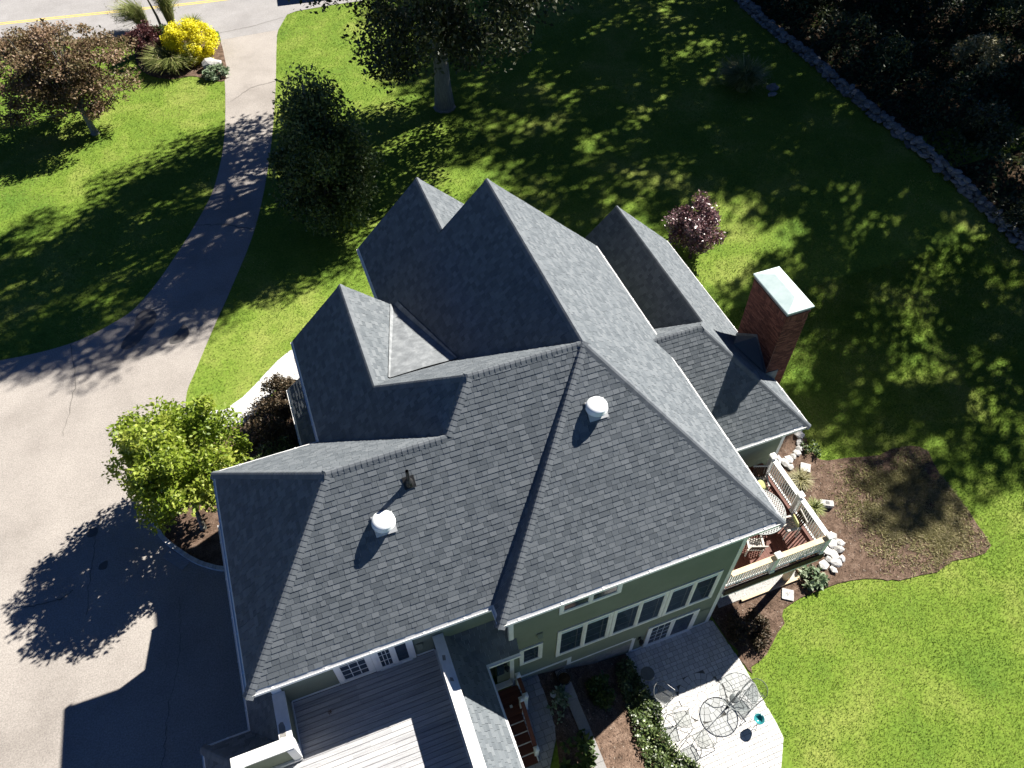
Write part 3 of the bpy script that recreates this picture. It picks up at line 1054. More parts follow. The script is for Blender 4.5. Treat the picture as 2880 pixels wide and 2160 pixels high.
# foundation
mb = MB()
mb.box((.5, YW - .012, .6), (2.42, YW + .05, 1.78))
mb.box((2.42, YW - .013, .3), (4.82, YW + .05, 1.30))
mb.build('foundation', M_CONC, house)
for x in (1.45, 2.0, 2.9, 3.5, 4.1):
    trim((x - .006, YW - .016, .5), (x + .006, YW - .0131, 1.25), 'foundation_joint', M_JOINT)


def slider(x0, x1, z0, z1, y, name, label, left_grid=True):
    mb = MB()
    yo = y - .05
    mb.box((x0, yo, z0), (x0 + .11, y - .003, z1))
    mb.box((x1 - .11, yo, z0), (x1, y - .003, z1))
    mb.box((x0 + .11, yo - .002, z1 - .11), (x1 - .11, y - .003, z1))
    mb.box((x0 + .11, yo - .03, z0), (x1 - .11, y - .003, z0 + .06))
    dr = mb.build(name, M_WHITE, house, label=label)
    mid = (x0 + x1) / 2
    for k, (a, b) in enumerate(((x0 + .11, mid), (mid + .001, x1 - .11))):
        yy = y - (.018 if k == 0 else .03)
        mb = MB()
        mb.box((a + .08, yy, z0 + .13), (b - .08, yy + .008, z1 - .19))
        mb.build('pane', M_PANE, dr)
        mb = MB()
        mb.box((a, yy - .012, z0 + .06), (a + .08, yy + .01, z1 - .11))
        mb.box((b - .08, yy - .012, z0 + .06), (b, yy + .01, z1 - .11))
        mb.box((a + .08, yy - .0135, z0 + .06), (b - .08, yy + .01, z0 + .13))
        mb.box((a + .08, yy - .0135, z1 - .19), (b - .08, yy + .01, z1 - .11))
        mb.build('door_sash', M_WHITE if k == 0 else M_MULLION, dr)
        if k == 0 and left_grid:
            mb = MB()
            for i in (1, 2):
                xx = a + .08 + (b - a - .16) * i / 3
                mb.box((xx - .008, yy - .008, z0 + .13), (xx + .008, yy - .001, z1 - .19))
            for i in range(1, 4):
                zz = z0 + .13 + (z1 - z0 - .32) * i / 4
                mb.box((a + .08, yy - .0095, zz - .008), (b - .08, yy - .0012, zz + .008))
            mb.build('window_bar', M_MULLION, dr)
    return dr


slider(5.36, 7.30, .05, 1.78, YW, 'patio_door', 'white sliding patio door with one gridded and one plain leaf')

# wall above the balcony
YB = 3.73
BZ = 5.35
clapboards('y', YB, -5.62, -4.30, BZ + .13, EZ - .12)
clapboards('y', YB, -2.10, -1.62, BZ + .13, EZ - .12)
clapboards('y', YB, -1.30, .43, BZ + .7, EZ - .12)
trim((-5.6, YB - .03, BZ + .02), (-4.30, YB - .004, BZ + .13))
trim((-2.12, YB - .03, BZ + .02), (-1.62, YB - .004, BZ + .13))
trim((-5.9, YB - .024, BZ), (-5.66, YB - .004, EZ - .13), 'corner_board')
dr = slider(-3.28, -2.14, BZ + .04, BZ + 1.95, YB, 'balcony_door', 'balcony door with a gridded leaf and a dark screen leaf', True)
window(-4.28, -3.29, BZ + .06, BZ + 1.95, YB, 1, False, .13, False, 'balcony_side_light')
mb = MB()
for i in (1, 2):
    xx = -4.12 + .7 * i / 3
    mb.box((xx - .01, YB - .026, BZ + .25), (xx + .01, YB - .0165, BZ + 1.8))
for i in range(1, 5):
    zz = BZ + .2 + 1.6 * i / 5
    mb.box((-4.13, YB - .0275, zz - .01), (-3.43, YB - .0168, zz + .01))
mb.build('window_bar', M_MULLION, house)
for x, y, z in ((-1.98, YB, 6.0), (1.38, YW, 4.78)):
    mb = MB()
    mb.solid([(x - .09, y - .02, z), (x + .09, y - .02, z), (x + .09, y - .02, z + .2), (x - .09, y - .02, z + .2)], (0, -.03, 0))
    mb.solid([(x - .08, y - .051, z + .06), (x - .08, y - .051, z + .19), (x - .08, y - .14, z + .05)], (.16, 0, 0))
    mb.build('wall_vent', M_GREEN, house)


def lantern(x, y, z):
    mb = MB()
    mb.box((x - .05, y - .03, z - .02), (x + .05, y - .005, z + .16))
    mb.tube([(x, y - .02, z + .14), (x, y - .10, z + .22), (x, y - .16, z + .16)], .012, 6)
    mb.lathe([(.03, .14), (.085, .11), (.09, .09)], 8, (x, y - .16, z))
    mb.lathe([(.05, -.12), (.06, -.10), (.03, -.15)], 8, (x, y - .16, z))
    for a in range(4):
        an = a * math.pi / 2 + .78
        mb.tube([(x + .07 * math.cos(an), y - .16 + .07 * math.sin(an), z + .09), (x + .05 * math.cos(an), y - .16 + .05 * math.sin(an), z - .11)], .008, 4)
    l = mb.build('wall_lantern', M_BLACK, house)
    g = MB()
    g.lathe([(.04, -.1), (.058, .08)], 8, (x, y - .16, z))
    g.build('lantern_glass', M_PANE, l)


lantern(5.12, YW, 1.02)
lantern(.30, YW - .02, 3.5)

# back wall of the lower wing
YS = 7.07
clapboards('y', YS, 9.45, 12.28, .10, SZ - .11)
trim((12.28, YS - .026, .02), (12.41, YS - .003, SZ - .12), 'corner_board')
trim((9.0, YS - .03, .02), (9.45, YS - .003, SZ - .12), 'corner_board')

# ------------------------------------------------------------------ balcony on the garage
flr = MB().box((-5.66, -5, BZ - .2), (-1.55, 3.72, BZ - .03)).box((-6.86, -5, BZ - .2), (-5.661, 2.24, BZ - .03)).build('balcony_floor', M_DARKWOOD, house)
PL_MESH = {}
yb = 3.70
while yb > -4.9:
    x0 = -5.64 if yb > 2.30 else -6.84
    for a, b in ((x0, random.choice((-3.9, -3.3, -4.4))), (None, -1.60)):
        if a is None:
            a = prev
        k = (round(b - a, 2), random.randrange(3))
        if k not in PL_MESH:
            mb = MB()
            mb.box((.002, -.134, -.028), (b - a - .002, -.006, 0), (.35, .5, .65)[k[1]])
            PL_MESH[k] = mb.mesh('deck_board', M_GREYPLANK)
        link('deck_board', PL_MESH[k], flr, (a, yb, BZ))
        prev = b
    yb -= .14


def parapet(x0, y0, x1, y1, top=6.33):
    p = MB().box((x0 + .03, y0 + .03, 4.4), (x1 - .03, y1 - .03, top - .03)).build('parapet', M_GREEN, house)
    MB().box((x0, y0, top - .03), (x1, y1, top + .03)).build('parapet_cap', M_WHITE, p)
    return p


parapet(-5.92, 2.54, -5.60, 3.70)
parapet(-7.13, 2.23, -5.599, 2.539)
parapet(-7.131, -5, -6.84, 2.229)
parapet(-1.60, -5, -1.30, 3.70)
for lo, hi in (((-5.628, 2.2, BZ), (-5.60, 3.70, BZ + .10)), ((-6.86, 2.19, BZ), (-5.60, 2.255, BZ + .10)), ((-6.866, -5, BZ), (-6.84, 2.19, BZ + .10)), ((-1.63, -5, BZ), (-1.572, 3.69, BZ + .10)),
               ((-5.80, 2.215, BZ + .1), (-5.595, 2.26, 6.298)), ((-5.628, 2.261, BZ + .1), (-5.598, 2.52, 6.298)), ((-7.12, 2.2, 5.6), (-6.86, 2.258, 6.298))):
    trim(lo, hi)
mb = MB()
for k in range(7):
    a = k * 2 * math.pi / 7
    r = .11 if k % 2 else .085
    mb.poly([(-4.72 + .02 * math.cos(a - .6), 3.10 + .02 * math.sin(a - .6), BZ + .012), (-4.72 + r * math.cos(a), 3.10 + r * math.sin(a), BZ + .03), (-4.72 + .02 * math.cos(a + .6), 3.10 + .02 * math.sin(a + .6), BZ + .02)])
mb.build('dry_leaf', mat('dry_brown_leaf', [(.10, .05, .015), (.16, .08, .03)], .8, attr=False), None, label='brown star shaped dry leaf lying on the grey balcony boards', cat='leaf')

for pts in ([(-5.90, 2.58), (-5.74, 2.56), (-5.73, 2.80), (-5.76, 2.93), (-5.82, 2.95), (-5.88, 2.90)], [(-1.52, 2.98), (-1.44, 2.96), (-1.42, 3.10), (-1.50, 3.12)], [(-1.50, 2.40), (-1.40, 2.36), (-1.41, 2.46), (-1.48, 2.50)]):
    mb = MB()
    mb.poly([(p[0], p[1], 6.363) for p in pts])
    mb.build('worn_paint_patch', M_CONC, house)

# garage-side door at the landing
MB().box((.02, YW - .03, 2.12), (.44, YW + .2, 4.6)).build('side_door', M_GREEN, house)
MB().box((.02, YW - .05, 2.8), (.26, YW - .032, 4.1)).build('door_pane', M_PANE, house)
trim((-.06, YW - .22, 2.02), (.46, YW - .051, 2.12), 'door_sill')

# ------------------------------------------------------------------ roof fittings
def mushroom_vent(x, y, zr, label, slope):
    v = MB()
    v.lathe([(.10, -.22), (.10, .06), (.12, .08)], 20, (x, y, zr))
    o = v.build('roof_vent', M_BLACK, house, True, label=label)  # base coloured black to stand in for the shade under the cap
    c = MB()
    c.lathe([(.265, .06), (.298, .065), (.305, .085), (.29, .10), (.288, .19), (.27, .225), (.18, .255), (.05, .265)], 28, (x, y, zr))
    c.build('vent_cap', M_VENT, o, True)
    f = MB()
    n = Vector((0, -slope, 1)).normalized()
    u, w = Vector((1, 0, 0)), Vector((0, 1, slope)).normalized()
    p = Vector((x, y, zr)) + n * .03
    f.solid([p - u * .27 - w * .27, p + u * .27 - w * .27, p + u * .27 + w * .27, p - u * .27 + w * .27], n * .008)
    f.build('vent_flange', M_UNDER, o)


def zback(y, r=False):
    return EZ + (TR * (y - YR0) if r else TB * (y - YL0))


mushroom_vent(4.10, 6.30, zback(6.30, True) - .0, 'white round vent on the right-hand back slope', TR)
mushroom_vent(-1.99, 5.52, zback(5.52), 'white round vent lower on the left-hand back slope', TB)
px, py = -1.11, 6.11
pz = zback(py)
mb = MB()
mb.tube([(px, py, pz - .05), (px, py, pz + .53)], .045, 12, caps=False)
mb.tube([(px, py, pz + .53), (px, py, pz + .1)], .034, 12, caps=False)
pipe = mb.build('vent_pipe', M_BLACK, house, True)
mb = MB()
mb.lathe([(.12, -.06), (.10, .07), (.055, .16), (.05, .17)], 12, (px, py, pz))
n = Vector((0, -TB, 1)).normalized()
w = Vector((0, 1, TB)).normalized()
p = Vector((px, py, pz)) + n * .022
mb.solid([p - Vector((.15, 0, 0)) - w * .15, p + Vector((.15, 0, 0)) - w * .15, p + Vector((.15, 0, 0)) + w * .17, p - Vector((.15, 0, 0)) + w * .17], n * .006)
mb.build('pipe_boot', M_BLACK, pipe)

# ------------------------------------------------------------------ chimney
CX0, CX1, CY0, CY1, CT = 12.32, 13.22, 8.90, 10.86, 8.62
ch = MB().box((CX0 + .012, CY0 + .012, -.1), (CX1 - .012, CY1 - .012, CT)).build('chimney', M_MORTAR, house)
bricks = []
BH, BL = .0655, .205


def brick_face(axis, c, lo, hi, z0, z1, sgn):
    k = 0
    z = z0
    while z < z1 - .03:
        a = lo - (BL * .5 if k % 2 else 0)
        while a < hi - .01:
            a0, a1 = max(a, lo), min(a + BL, hi)
            if a1 - a0 > .03:
                bricks.append((axis, c, a0 + .005, a1 - .005, z + .005, min(z + BH, z1) - .004, sgn))
            a += BL
        z += BH
        k += 1


SOLD = CT - .30
brick_face('x', CX0, CY0, CY1, 4.8, SOLD, -1)
brick_face('y', CY0, CX0 + .02, CX1, 4.0, SOLD, -1)
brick_face('x', CX1, CY0, CY1, 4.8, SOLD, 1)
brick_face('y', CY1, CX0 + .02, CX1, 4.8, SOLD, 1)
for axis, c, lo, hi, sgn in (('x', CX0, CY0, CY1, -1), ('y', CY0, CX0 + .02, CX1, -1)):
    a = lo
    while a < hi - .03:
        bricks.append((axis, c, a + .004, min(a + BH, hi) - .004, SOLD + .006, SOLD + .205, sgn * 1.6))
        a += BH
    bricks.append((axis, c, lo, hi, SOLD + .212, SOLD + .27, sgn * 2.2))
vis = [b for b in bricks if b[6] < 0 and b[4] > 5.2]
vis.sort(key=lambda b: -b[4])
keep = set(id(b) for b in vis[:300])
rest = MB()
BM = {}
for b in bricks:
    axis, c, a0, a1, z0, z1, s = b
    tone = random.choice((.1, .3, .5, .5, .7, .9))
    dz = .014 * abs(s) + random.choice((0, .002, .004))
    L_, H_ = round(a1 - a0, 3), round(z1 - z0, 3)
    if id(b) in keep:
        k = (axis, L_, H_, dz, tone)
        if k not in BM:
            mb = MB()
            if axis == 'x':
                mb.box((-dz, 0, 0), (.01, L_, H_), tone)
            else:
                mb.box((0, -dz, 0), (L_, .01, H_), tone)
            BM[k] = mb.mesh('brick', M_BRICK)
        link('brick', BM[k], ch, (c + .012, a0, z0) if axis == 'x' else (a0, c + .012, z0))
    else:
        q = (c - .012 * (1 if s > 0 else -1))
        e = dz * (1 if s > 0 else -1)
        lo_, hi_ = min(q, q + e), max(q, q + e)
        if axis == 'x':
            rest.box((lo_, a0, z0), (hi_, a1, z1), tone)
        else:
            rest.box((a0, lo_, z0), (a1, hi_, z1), tone)
rest.build('brickwork', M_BRICK, ch, kind='stuff')
mb = MB()
mb.box((CX0 - .0, CY0 - .0, CT - .02), (CX1 + .02, CY1 + .02, CT + .05))
mb.build('chimney_crown', M_CONC, ch)
mb = MB()
for x in (CX0 + .1, CX1 - .1):
    for y in (CY0 + .12, CY1 - .12):
        mb.box((x - .03, y - .03, CT + .05), (x + .03, y + .03, CT + .13))
mb.build('cap_leg', M_GUTTER, ch)
z0, z1 = CT + .13, CT + .38
a, b, c, d = (CX0 - .06, CY0 - .06), (CX1 + .06, CY0 - .06), (CX1 + .06, CY1 + .06), (CX0 - .06, CY1 + .06)
mb = MB()
mx = (CX0 + CX1) / 2
r0, r1 = (mx, CY0 + .40, z1), (mx, CY1 - .40, z1)
zt = z0 + .05
mb.prism([a, b, c, d], z0, zt)
mb.poly([(*a, zt + .002), (*b, zt + .002), r0])
mb.poly([(*b, zt + .002), (*c, zt + .002), r1, r0])
mb.poly([(*c, zt + .002), (*d, zt + .002), r1])
mb.poly([(*d, zt + .002), (*a, zt + .002), r0, r1])
mb.build('chimney_cap', M_COPPER, ch)
# cricket that sheds water behind the chimney, and base flashing
pk = (CX0 + .01, 9.88, 6.62)
bk = (SX - (6.62 - SZ) / TS, 9.88, 6.62)
e0 = (CX0 + .01, CY0 - .02, SZ + TS * (SX - CX0))
e1 = (CX0 + .01, CY1 + .02, SZ + TS * (SX - CX0))
mb = MB()
mb.solid([e0, pk, bk], (0, 0, .04))
mb.solid([pk, e1, bk], (0, 0, .04))
mb.build('chimney_cricket', M_SHINGLE, house)
mb = MB()
for s0, s1 in ((e0, pk), (pk, e1)):
    s0, s1 = Vector(s0), Vector(s1)
    mb.solid([s0 + Vector((-.03, 0, .04)), s1 + Vector((-.03, 0, .04)), s1 + Vector((-.03, 0, .17)), s0 + Vector((-.03, 0, .17))], (.012, 0, 0))
mb.box((CX0 - .02, CY0 - .03, 5.2), (SX, CY0 - .016, 5.75))
mb.build('step_flashing', M_LEAD, house)

# ------------------------------------------------------------------ paving
def pave(name, polys, m, label_kind, single, bonds, z_of, th=.03, centre=None):
    """running-bond pavers clipped to an outline; the nearest ones are objects, the rest one part"""
    rest = MB()
    cand = []
    x0, x1 = min(p[0] for p in polys), max(p[0] for p in polys)
    y0, y1 = min(p[1] for p in polys), max(p[1] for p in polys)
    y = y0
    r = 0
    while y < y1:
        dy = bonds[r % len(bonds)][1]
        x = x0 - random.uniform(0, .25)
        while x < x1:
            w = random.choice(bonds[r % len(bonds)][0])
            c = clip_rect(polys, x + .006, x + w - .006, y + .006, y + dy - .006)
            if len(c) >= 3 and area2(c) > .002:
                mx_, my_ = sum(p[0] for p in c) / len(c), sum(p[1] for p in c) / len(c)
                if centre is None or math.hypot(mx_ - centre[0], my_ - centre[1]) > centre[2]:
                    cand.append((c, mx_, my_, x, y, w, dy))
            x += w
        y += dy
        r += 1
    cand.sort(key=lambda q: (q[1] - CAM.x) ** 2 + (q[2] - CAM.y - 7) ** 2)
    return cand


patio_base = sheet('patio', PATIO, M_JOINT, .012, .5)
path_base = sheet('garden_path', PATH, M_JOINT, .055, .25)
walk_base = sheet('front_walk', WALK, M_JOINT, .04, 1.0)
MED = (6.50, 1.02, .80)
CACHE = {}


def place_pavers(cand, parent, m, zoff, limit, tilt=False):
    rest = MB()
    n_single = 0
    for c, mx_, my_, x, y, w, dy in cand:
        tone = random.choice((.1, .3, .45, .6, .8))
        z = float(gz(mx_, my_)) + zoff
        full = area2(c) > .985 * (w - .012) * (dy - .012)
        if full and n_single < limit:
            k = (m.name, w, dy, tone)
            if k not in CACHE:
                mb = MB()
                a, b = (w - .012) / 2, (dy - .012) / 2
                mb.prism([(-a, -b), (a, -b), (a, b), (-a, b)], -.03, 0, tone)
                CACHE[k] = mb.mesh('paver', m)
            o = link('paver', CACHE[k], parent, (mx_, my_, z + random.uniform(0, .004)))
            if tilt:
                e = .3
                o.rotation_euler = (math.atan2(float(gz(mx_, my_ + e) - gz(mx_, my_ - e)), 2 * e), -math.atan2(float(gz(mx_ + e, my_) - gz(mx_ - e, my_)), 2 * e), 0)
            n_single += 1
        else:
            zz = z + random.uniform(0, .004)
            if tilt:
                gx = float(gz(mx_ + .1, my_) - gz(mx_ - .1, my_)) / .2
                rest.solid([(p[0], p[1], zz + gx * (p[0] - mx_)) for p in c], (0, 0, -.03), tone)
            else:
                rest.prism(c, zz - .03, zz, tone)
    rest.build('paver_field', m, parent, kind='stuff')


place_pavers(pave('p', PATIO, M_PAVER, '', True, [((.16, .2, .24), .17), ((.2, .24), .13), ((.13, .17), .17)], None, centre=MED), patio_base, M_PAVER, .034, 280)
place_pavers(pave('p', PATH, M_PATHPAVER, '', True, [((.2, .3), .2), ((.2, .25), .2)], None), path_base, M_PATHPAVER, .085, 90, True)
place_pavers(pave('p', WALK, M_PAVER, '', True, [((.25, .4), .25), ((.25, .25), .2)], None), walk_base, M_PAVER, .06, 120)
ring = MB()
ring.lathe([(.165, -.03), (.165, .0)], 20, (MED[0], MED[1], .036), .5)
for r0, r1, nn in ((.18, .36, 10), (.37, .57, 16), (.58, .79, 22)):
    for k in range(nn):
        a0, a1 = 2 * math.pi * (k + .04) / nn, 2 * math.pi * (k + .96) / nn
        am = (a0 + a1) / 2
        pts = [(MED[0] + r * math.cos(a), MED[1] + r * math.sin(a)) for r, a in ((r0, a0), (r1, a0), (r1 * 1.004, am), (r1, a1), (r0, a1), (r0, am))]
        mb = MB()
        mb.prism(pts, .008, .037, random.choice((.2, .5, .8)))
        mb.build('ring_paver', M_PAVER, patio_base)
ring.build('ring_paver', M_PAVER, patio_base)

# two raised kerb strips in the back bed, made of blocks
strip = thing('garden_kerb', 'row of flat grey concrete blocks running through the back planting bed', 'garden kerb', (2.2, 3.2, 0))
k = 0
y = 3.22
while y > -2.5:
    L_ = random.choice((.42, .48, .55))
    z = float(gz(2.15 + .0, y - L_ / 2)) + .16
    mb = MB()
    mb.box((-.175, -L_ + .008, -.3), (.175, 0, 0), random.choice((.1, .3, .5)))
    o = mb.build('kerb_block', M_PATHPAVER, strip, loc=(-.02 + random.uniform(-.01, .01), y - 3.2, z))
    y -= L_
    k += 1

# ------------------------------------------------------------------ back steps
steps = thing('back_steps', 'red brown wooden landing with steps and white posts beside the garage', 'steps', (.3, 2.6, 1.4))
so = Vector((.3, 2.6, 1.4))


def sbox(name, lo, hi, m, parent=steps, tone=.5):
    mb = MB()
    mb.box([lo[i] - so[i] for i in range(3)], [hi[i] - so[i] for i in range(3)], tone)
    return mb.build(name, m, parent)


y = 3.02
i = 0
while y > 2.28:
    sbox('landing_board', (-.30, y - .135, 1.95), (.60, y, 2.0), M_REDWOOD, steps, random.choice((.2, .5, .8)))
    y -= .14
for i in range(5):
    yy = 2.28 - i * .30
    zz = 1.92 - i * .085
    sbox('tread', (-.30, yy - .29, zz - .05), (.42, yy - .012, zz - .0), M_REDWOOD, steps, random.choice((.3, .6)))
    sbox('riser', (-.29, yy - .011, zz - .16), (.41, yy + .008, zz + .052), M_WHITE)
sbox('stringer', (.421, .80, 1.2), (.45, 2.28, 1.62), M_WHITE)


def post(x, y, z0, z1):
    p = sbox('post', (x - .06, y - .06, z0), (x + .06, y + .06, z1), M_WHITE)
    mb = MB()
    c = Vector((x, y, z1)) - so
    h = .08
    mb.prism([(c.x - h, c.y - h), (c.x + h, c.y - h), (c.x + h, c.y + h), (c.x - h, c.y + h)], c.z, c.z + .03)
    for a in range(4):
        q = [(-h, -h), (h, -h), (h, h), (-h, h)]
        mb.poly([(c.x + q[a][0], c.y + q[a][1], c.z + .031), (c.x + q[(a + 1) % 4][0], c.y + q[(a + 1) % 4][1], c.z + .031), (c.x, c.y, c.z + .08)])
    mb.build('post_cap', M_WHITE, p)
    mb = MB()
    mb.box((c.x - .075, c.y - .075, z0 - so.z), (c.x + .075, c.y + .075, z0 - so.z + .12))
    mb.build('post_skirt', M_WHITE, p)


post(.63, 3.05, 1.6, 2.72)
post(.63, 2.40, 1.5, 2.72)
post(.48, 2.36, 1.6, 2.68)
post(.44, 1.02, 1.3, 2.12)


def rail(a, b, w=.06, h=.05):
    a, b = Vector(a) - so, Vector(b) - so
    mb = MB()
    d = (b - a).normalized()
    s = d.cross(Vector((0, 0, 1))).normalized() * w
    u = Vector((0, 0, h))
    mb.solid([a - s, a + s, a + s + u, a - s + u], b - a)
    return mb.build('handrail', M_HANDRAIL, steps)


rail((.63, 2.99, 2.62), (.63, 2.46, 2.62))
rail((.48, 2.30, 2.58), (.44, 1.08, 2.02))
for yy in np.arange(2.52, 2.97, .12):
    sbox('baluster', (.61, yy - .018, 2.02), (.65, yy + .018, 2.62), M_WHITE)
for yy in np.arange(1.14, 2.26, .13):
    zz = 2.02 + (yy - 1.08) * .459
    sbox('baluster', (.44, yy - .018, zz - .72), (.48, yy + .018, zz), M_WHITE)
sbox('landing_light', (.14, 2.42, 2.002), (.22, 2.50, 2.03), M_WHITE)

# ------------------------------------------------------------------ side deck
DZ = 2.85
deck = thing('side_deck', 'raised deck with red brown boards and white railing at the house corner', 'deck', (9.8, 4.9, 0))
do = Vector((9.8, 4.9, 0))


def dbox(name, lo, hi, m, parent=deck, tone=.5):
    mb = MB()
    mb.box([lo[i] - do[i] for i in range(3)], [hi[i] - do[i] for i in range(3)], tone)
    return mb.build(name, m, parent)


x = 8.02
while x < 11.72:
    dbox('deck_board', (x, 3.22, DZ - .035), (x + .136, 7.03, DZ), M_REDWOOD, deck, random.choice((.2, .4, .6, .8)))
    x += .142
dbox('rim_joist', (8.0, 3.14, DZ - .42), (11.86, 3.19, DZ - .04), M_DARKWOOD)
dbox('rim_joist', (11.81, 3.191, DZ - .42), (11.86, 7.03, DZ - .04), M_DARKWOOD)
dbox('beam', (8.0, 3.20, DZ - .70), (11.84, 3.34, DZ - .43), M_WHITE)
for x in np.arange(8.3, 11.8, .5):
    dbox('joist', (x, 3.35, DZ - .30), (x + .05, 7.0, DZ - .04), M_DARKWOOD)
dbox('support_post', (11.40, 3.58, 0), (11.60, 3.78, DZ - .43), M_TAN)
dbox('support_post', (8.2, 3.58, 0), (8.36, 3.74, DZ - .43), M_WHITE)


def dpost(x, y, z0, z1):
    p = dbox('rail_post', (x - .075, y - .075, z0), (x + .075, y + .075, z1), M_WHITE)
    mb = MB()
    c = Vector((x, y, z1)) - do
    h = .115
    q = [(-h, -h), (h, -h), (h, h), (-h, h)]
    mb.prism([(c.x + a[0], c.y + a[1]) for a in q], c.z, c.z + .04)
    for a in range(4):
        mb.poly([(c.x + q[a][0], c.y + q[a][1], c.z + .041), (c.x + q[(a + 1) % 4][0], c.y + q[(a + 1) % 4][1], c.z + .041), (c.x, c.y, c.z + .09)])
    mb.build('post_cap', M_WHITE, p)
    mb = MB()
    mb.box((c.x - .095, c.y - .095, z0 - .05), (c.x + .095, c.y + .095, z0 + .14))
    mb.build('post_skirt', M_WHITE, p)


RY, RX = 3.25, 11.72
for x, y in ((9.75, RY), (RX, RY), (RX, 4.92), (RX, 6.62)):
    dpost(x, y, DZ - .05, DZ + 1.08)


def railing(a, b, axis, top_m):
    lo, hi = a, b
    if axis == 'x':
        r = dbox('railing', (lo, RY - .09, DZ + .96), (hi, RY + .09, DZ + 1.0), top_m)
        rails = ((lo, RY - .03, DZ + .88, hi, RY + .03, DZ + .955), (lo, RY - .03, DZ + .09, hi, RY + .03, DZ + .16))
    else:
        r = dbox('railing', (RX - .09, lo, DZ + .96), (RX + .09, hi, DZ + 1.0), top_m)
        rails = ((RX - .03, lo, DZ + .88, RX + .03, hi, DZ + .955), (RX - .03, lo, DZ + .09, RX + .03, hi, DZ + .16))
    for q in rails:
        dbox('rail_bar', q[:3], q[3:], M_WHITE, r)
    n = int((hi - lo) / .098)
    bm = MB()
    bm.box((-.021, -.014, 0), (.021, .014, .72))
    me = CACHE.setdefault('bal', bm.mesh('baluster', M_WHITE))
    for i in range(n):
        s = lo + (i + .5) * (hi - lo) / n
        p = (s, RY, DZ + .16) if axis == 'x' else (RX, s, DZ + .16)
        link('baluster', me, r, tuple(Vector(p) - do))


railing(8.02, 9.66, 'x', M_TAN)
railing(9.84, RX - .09, 'x', M_TAN)
railing(RY + .09, 4.83, 'y', M_WHITE)
railing(5.01, 6.53, 'y', M_WHITE)
MB().box((-1.25, -.05, 0), (1.25, .05, .13)).build('timber_edging', M_TAN, None, loc=(10.75, 3.50, 0), label='low tan timber along the gravel under the side deck', cat='timber')

# deck furniture
def chair_wood(loc, rz, label, group):
    t = thing('slatted_chair', label, 'chair', loc, rz, group)
    for i in range(6):
        MB().box((-.24 + i * .08, -.22, .41), (-.24 + i * .08 + .062, .24, .435)).build('seat_slat', M_TEAK, t)
    for i in range(6):
        mb = MB()
        x = -.23 + i * .08
        mb.solid([(x, .22, .47), (x + .055, .22, .47), (x + .055, .34, .95), (x, .34, .95)], (0, .02, 0))
        mb.build('back_slat', M_DARKWOOD, t)
    mb = MB()
    mb.solid([(-.26, .35, .93), (.28, .35, .93), (.28, .36, 1.0), (-.26, .36, 1.0)], (0, .03, 0))
    mb.solid([(-.26, .215, .44), (.28, .215, .44), (.28, .235, .50), (-.26, .235, .50)], (0, .03, 0))
    mb.build('back_rail', M_TEAK, t)
    for x in (-.26, .24):
        for y, z in ((-.22, .40), (.22, .46)):
            MB().box((x, y - .02, 0), (x + .04, y + .02, z)).build('leg', M_TEAK, t)
        MB().box((x - .02, -.24, .60), (x + .05, .26, .625)).build('armrest', M_TEAK, t)
        MB().box((x + .001, -.20, .40), (x + .039, -.17, .60)).build('arm_support', M_TEAK, t)
    return t


G_CH = 'slatted wooden chairs on the side deck'
chair_wood((9.55, 4.12, DZ), math.radians(160), 'slatted wooden chair without a cushion under the house eave corner', G_CH)
chair_wood((11.05, 4.30, DZ), math.radians(-98), 'slatted wooden chair with a green cushion nearest the deck corner post', G_CH)
chair_wood((11.02, 6.12, DZ), math.radians(-20), 'slatted wooden chair with a green cushion on the far side of the lattice table', G_CH)


def cushion(loc, rx, rz, label):
    mb = MB()
    n = 7
    g = [[None] * n for _ in range(n)]
    for s in (1, -1):
        for i in range(n - 1):
            for j in range(n - 1):
                q = []
                for a, b in ((i, j), (i + 1, j), (i + 1, j + 1), (i, j + 1)):
                    u, v = a / (n - 1) * 2 - 1, b / (n - 1) * 2 - 1
                    h = .055 * ((1 - u ** 4) * (1 - v ** 4)) ** .5
                    q.append((u * .21, v * .21, s * h))
                mb.poly(q if s > 0 else q[::-1])
    o = mb.build('cushion', M_CUSHION, None, True, loc=loc, label=label, cat='cushion', group='green cushions on the deck chairs')
    o.rotation_euler = (rx, 0, rz)


cushion((11.24, 4.27, DZ + .66), math.radians(-68), math.radians(-98), 'pale green cushion leaning on the chair by the deck corner')
cushion((10.98, 6.02, DZ + .50), 0.05, math.radians(-20), 'green cushion lying on the seat of the far deck chair')
tb = thing('lattice_table', 'round pale metal table with lattice top on the side deck', 'table', (10.24, 5.05, DZ))
R_ = .90
mb = MB()
mb.tube([(R_ * math.cos(a), R_ * math.sin(a), .70) for a in np.linspace(0, 2 * math.pi, 48, endpoint=False)], .022, 6, closed=True)
mb.build('rim', M_LATTICE, tb)
mb = MB()
for s in (1, -1):
    for k in np.arange(-R_ * 1.0, R_ * 1.01, .075):
        hl = math.sqrt(max(0, R_ * R_ - k * k))
        if hl < .05:
            continue
        u, v = Vector((.7071, .7071 * s, 0)), Vector((-.7071 * s, .7071, 0))
        a, b = v * k - u * hl, v * k + u * hl
        w = v * .016
        z = .70 + .006 * s
        mb.solid([tuple(a - w + Vector((0, 0, z))), tuple(a + w + Vector((0, 0, z))), tuple(b + w + Vector((0, 0, z))), tuple(b - w + Vector((0, 0, z)))], (0, 0, .005))
mb.build('lattice_top', M_LATTICE, tb)
for a in range(4):
    an = a * math.pi / 2 + .6
    MB().tube([(.75 * math.cos(an), .75 * math.sin(an), .69), (.45 * math.cos(an), .45 * math.sin(an), .35), (.62 * math.cos(an), .62 * math.sin(an), 0)], .018, 6).build('leg', M_LATTICE, tb)

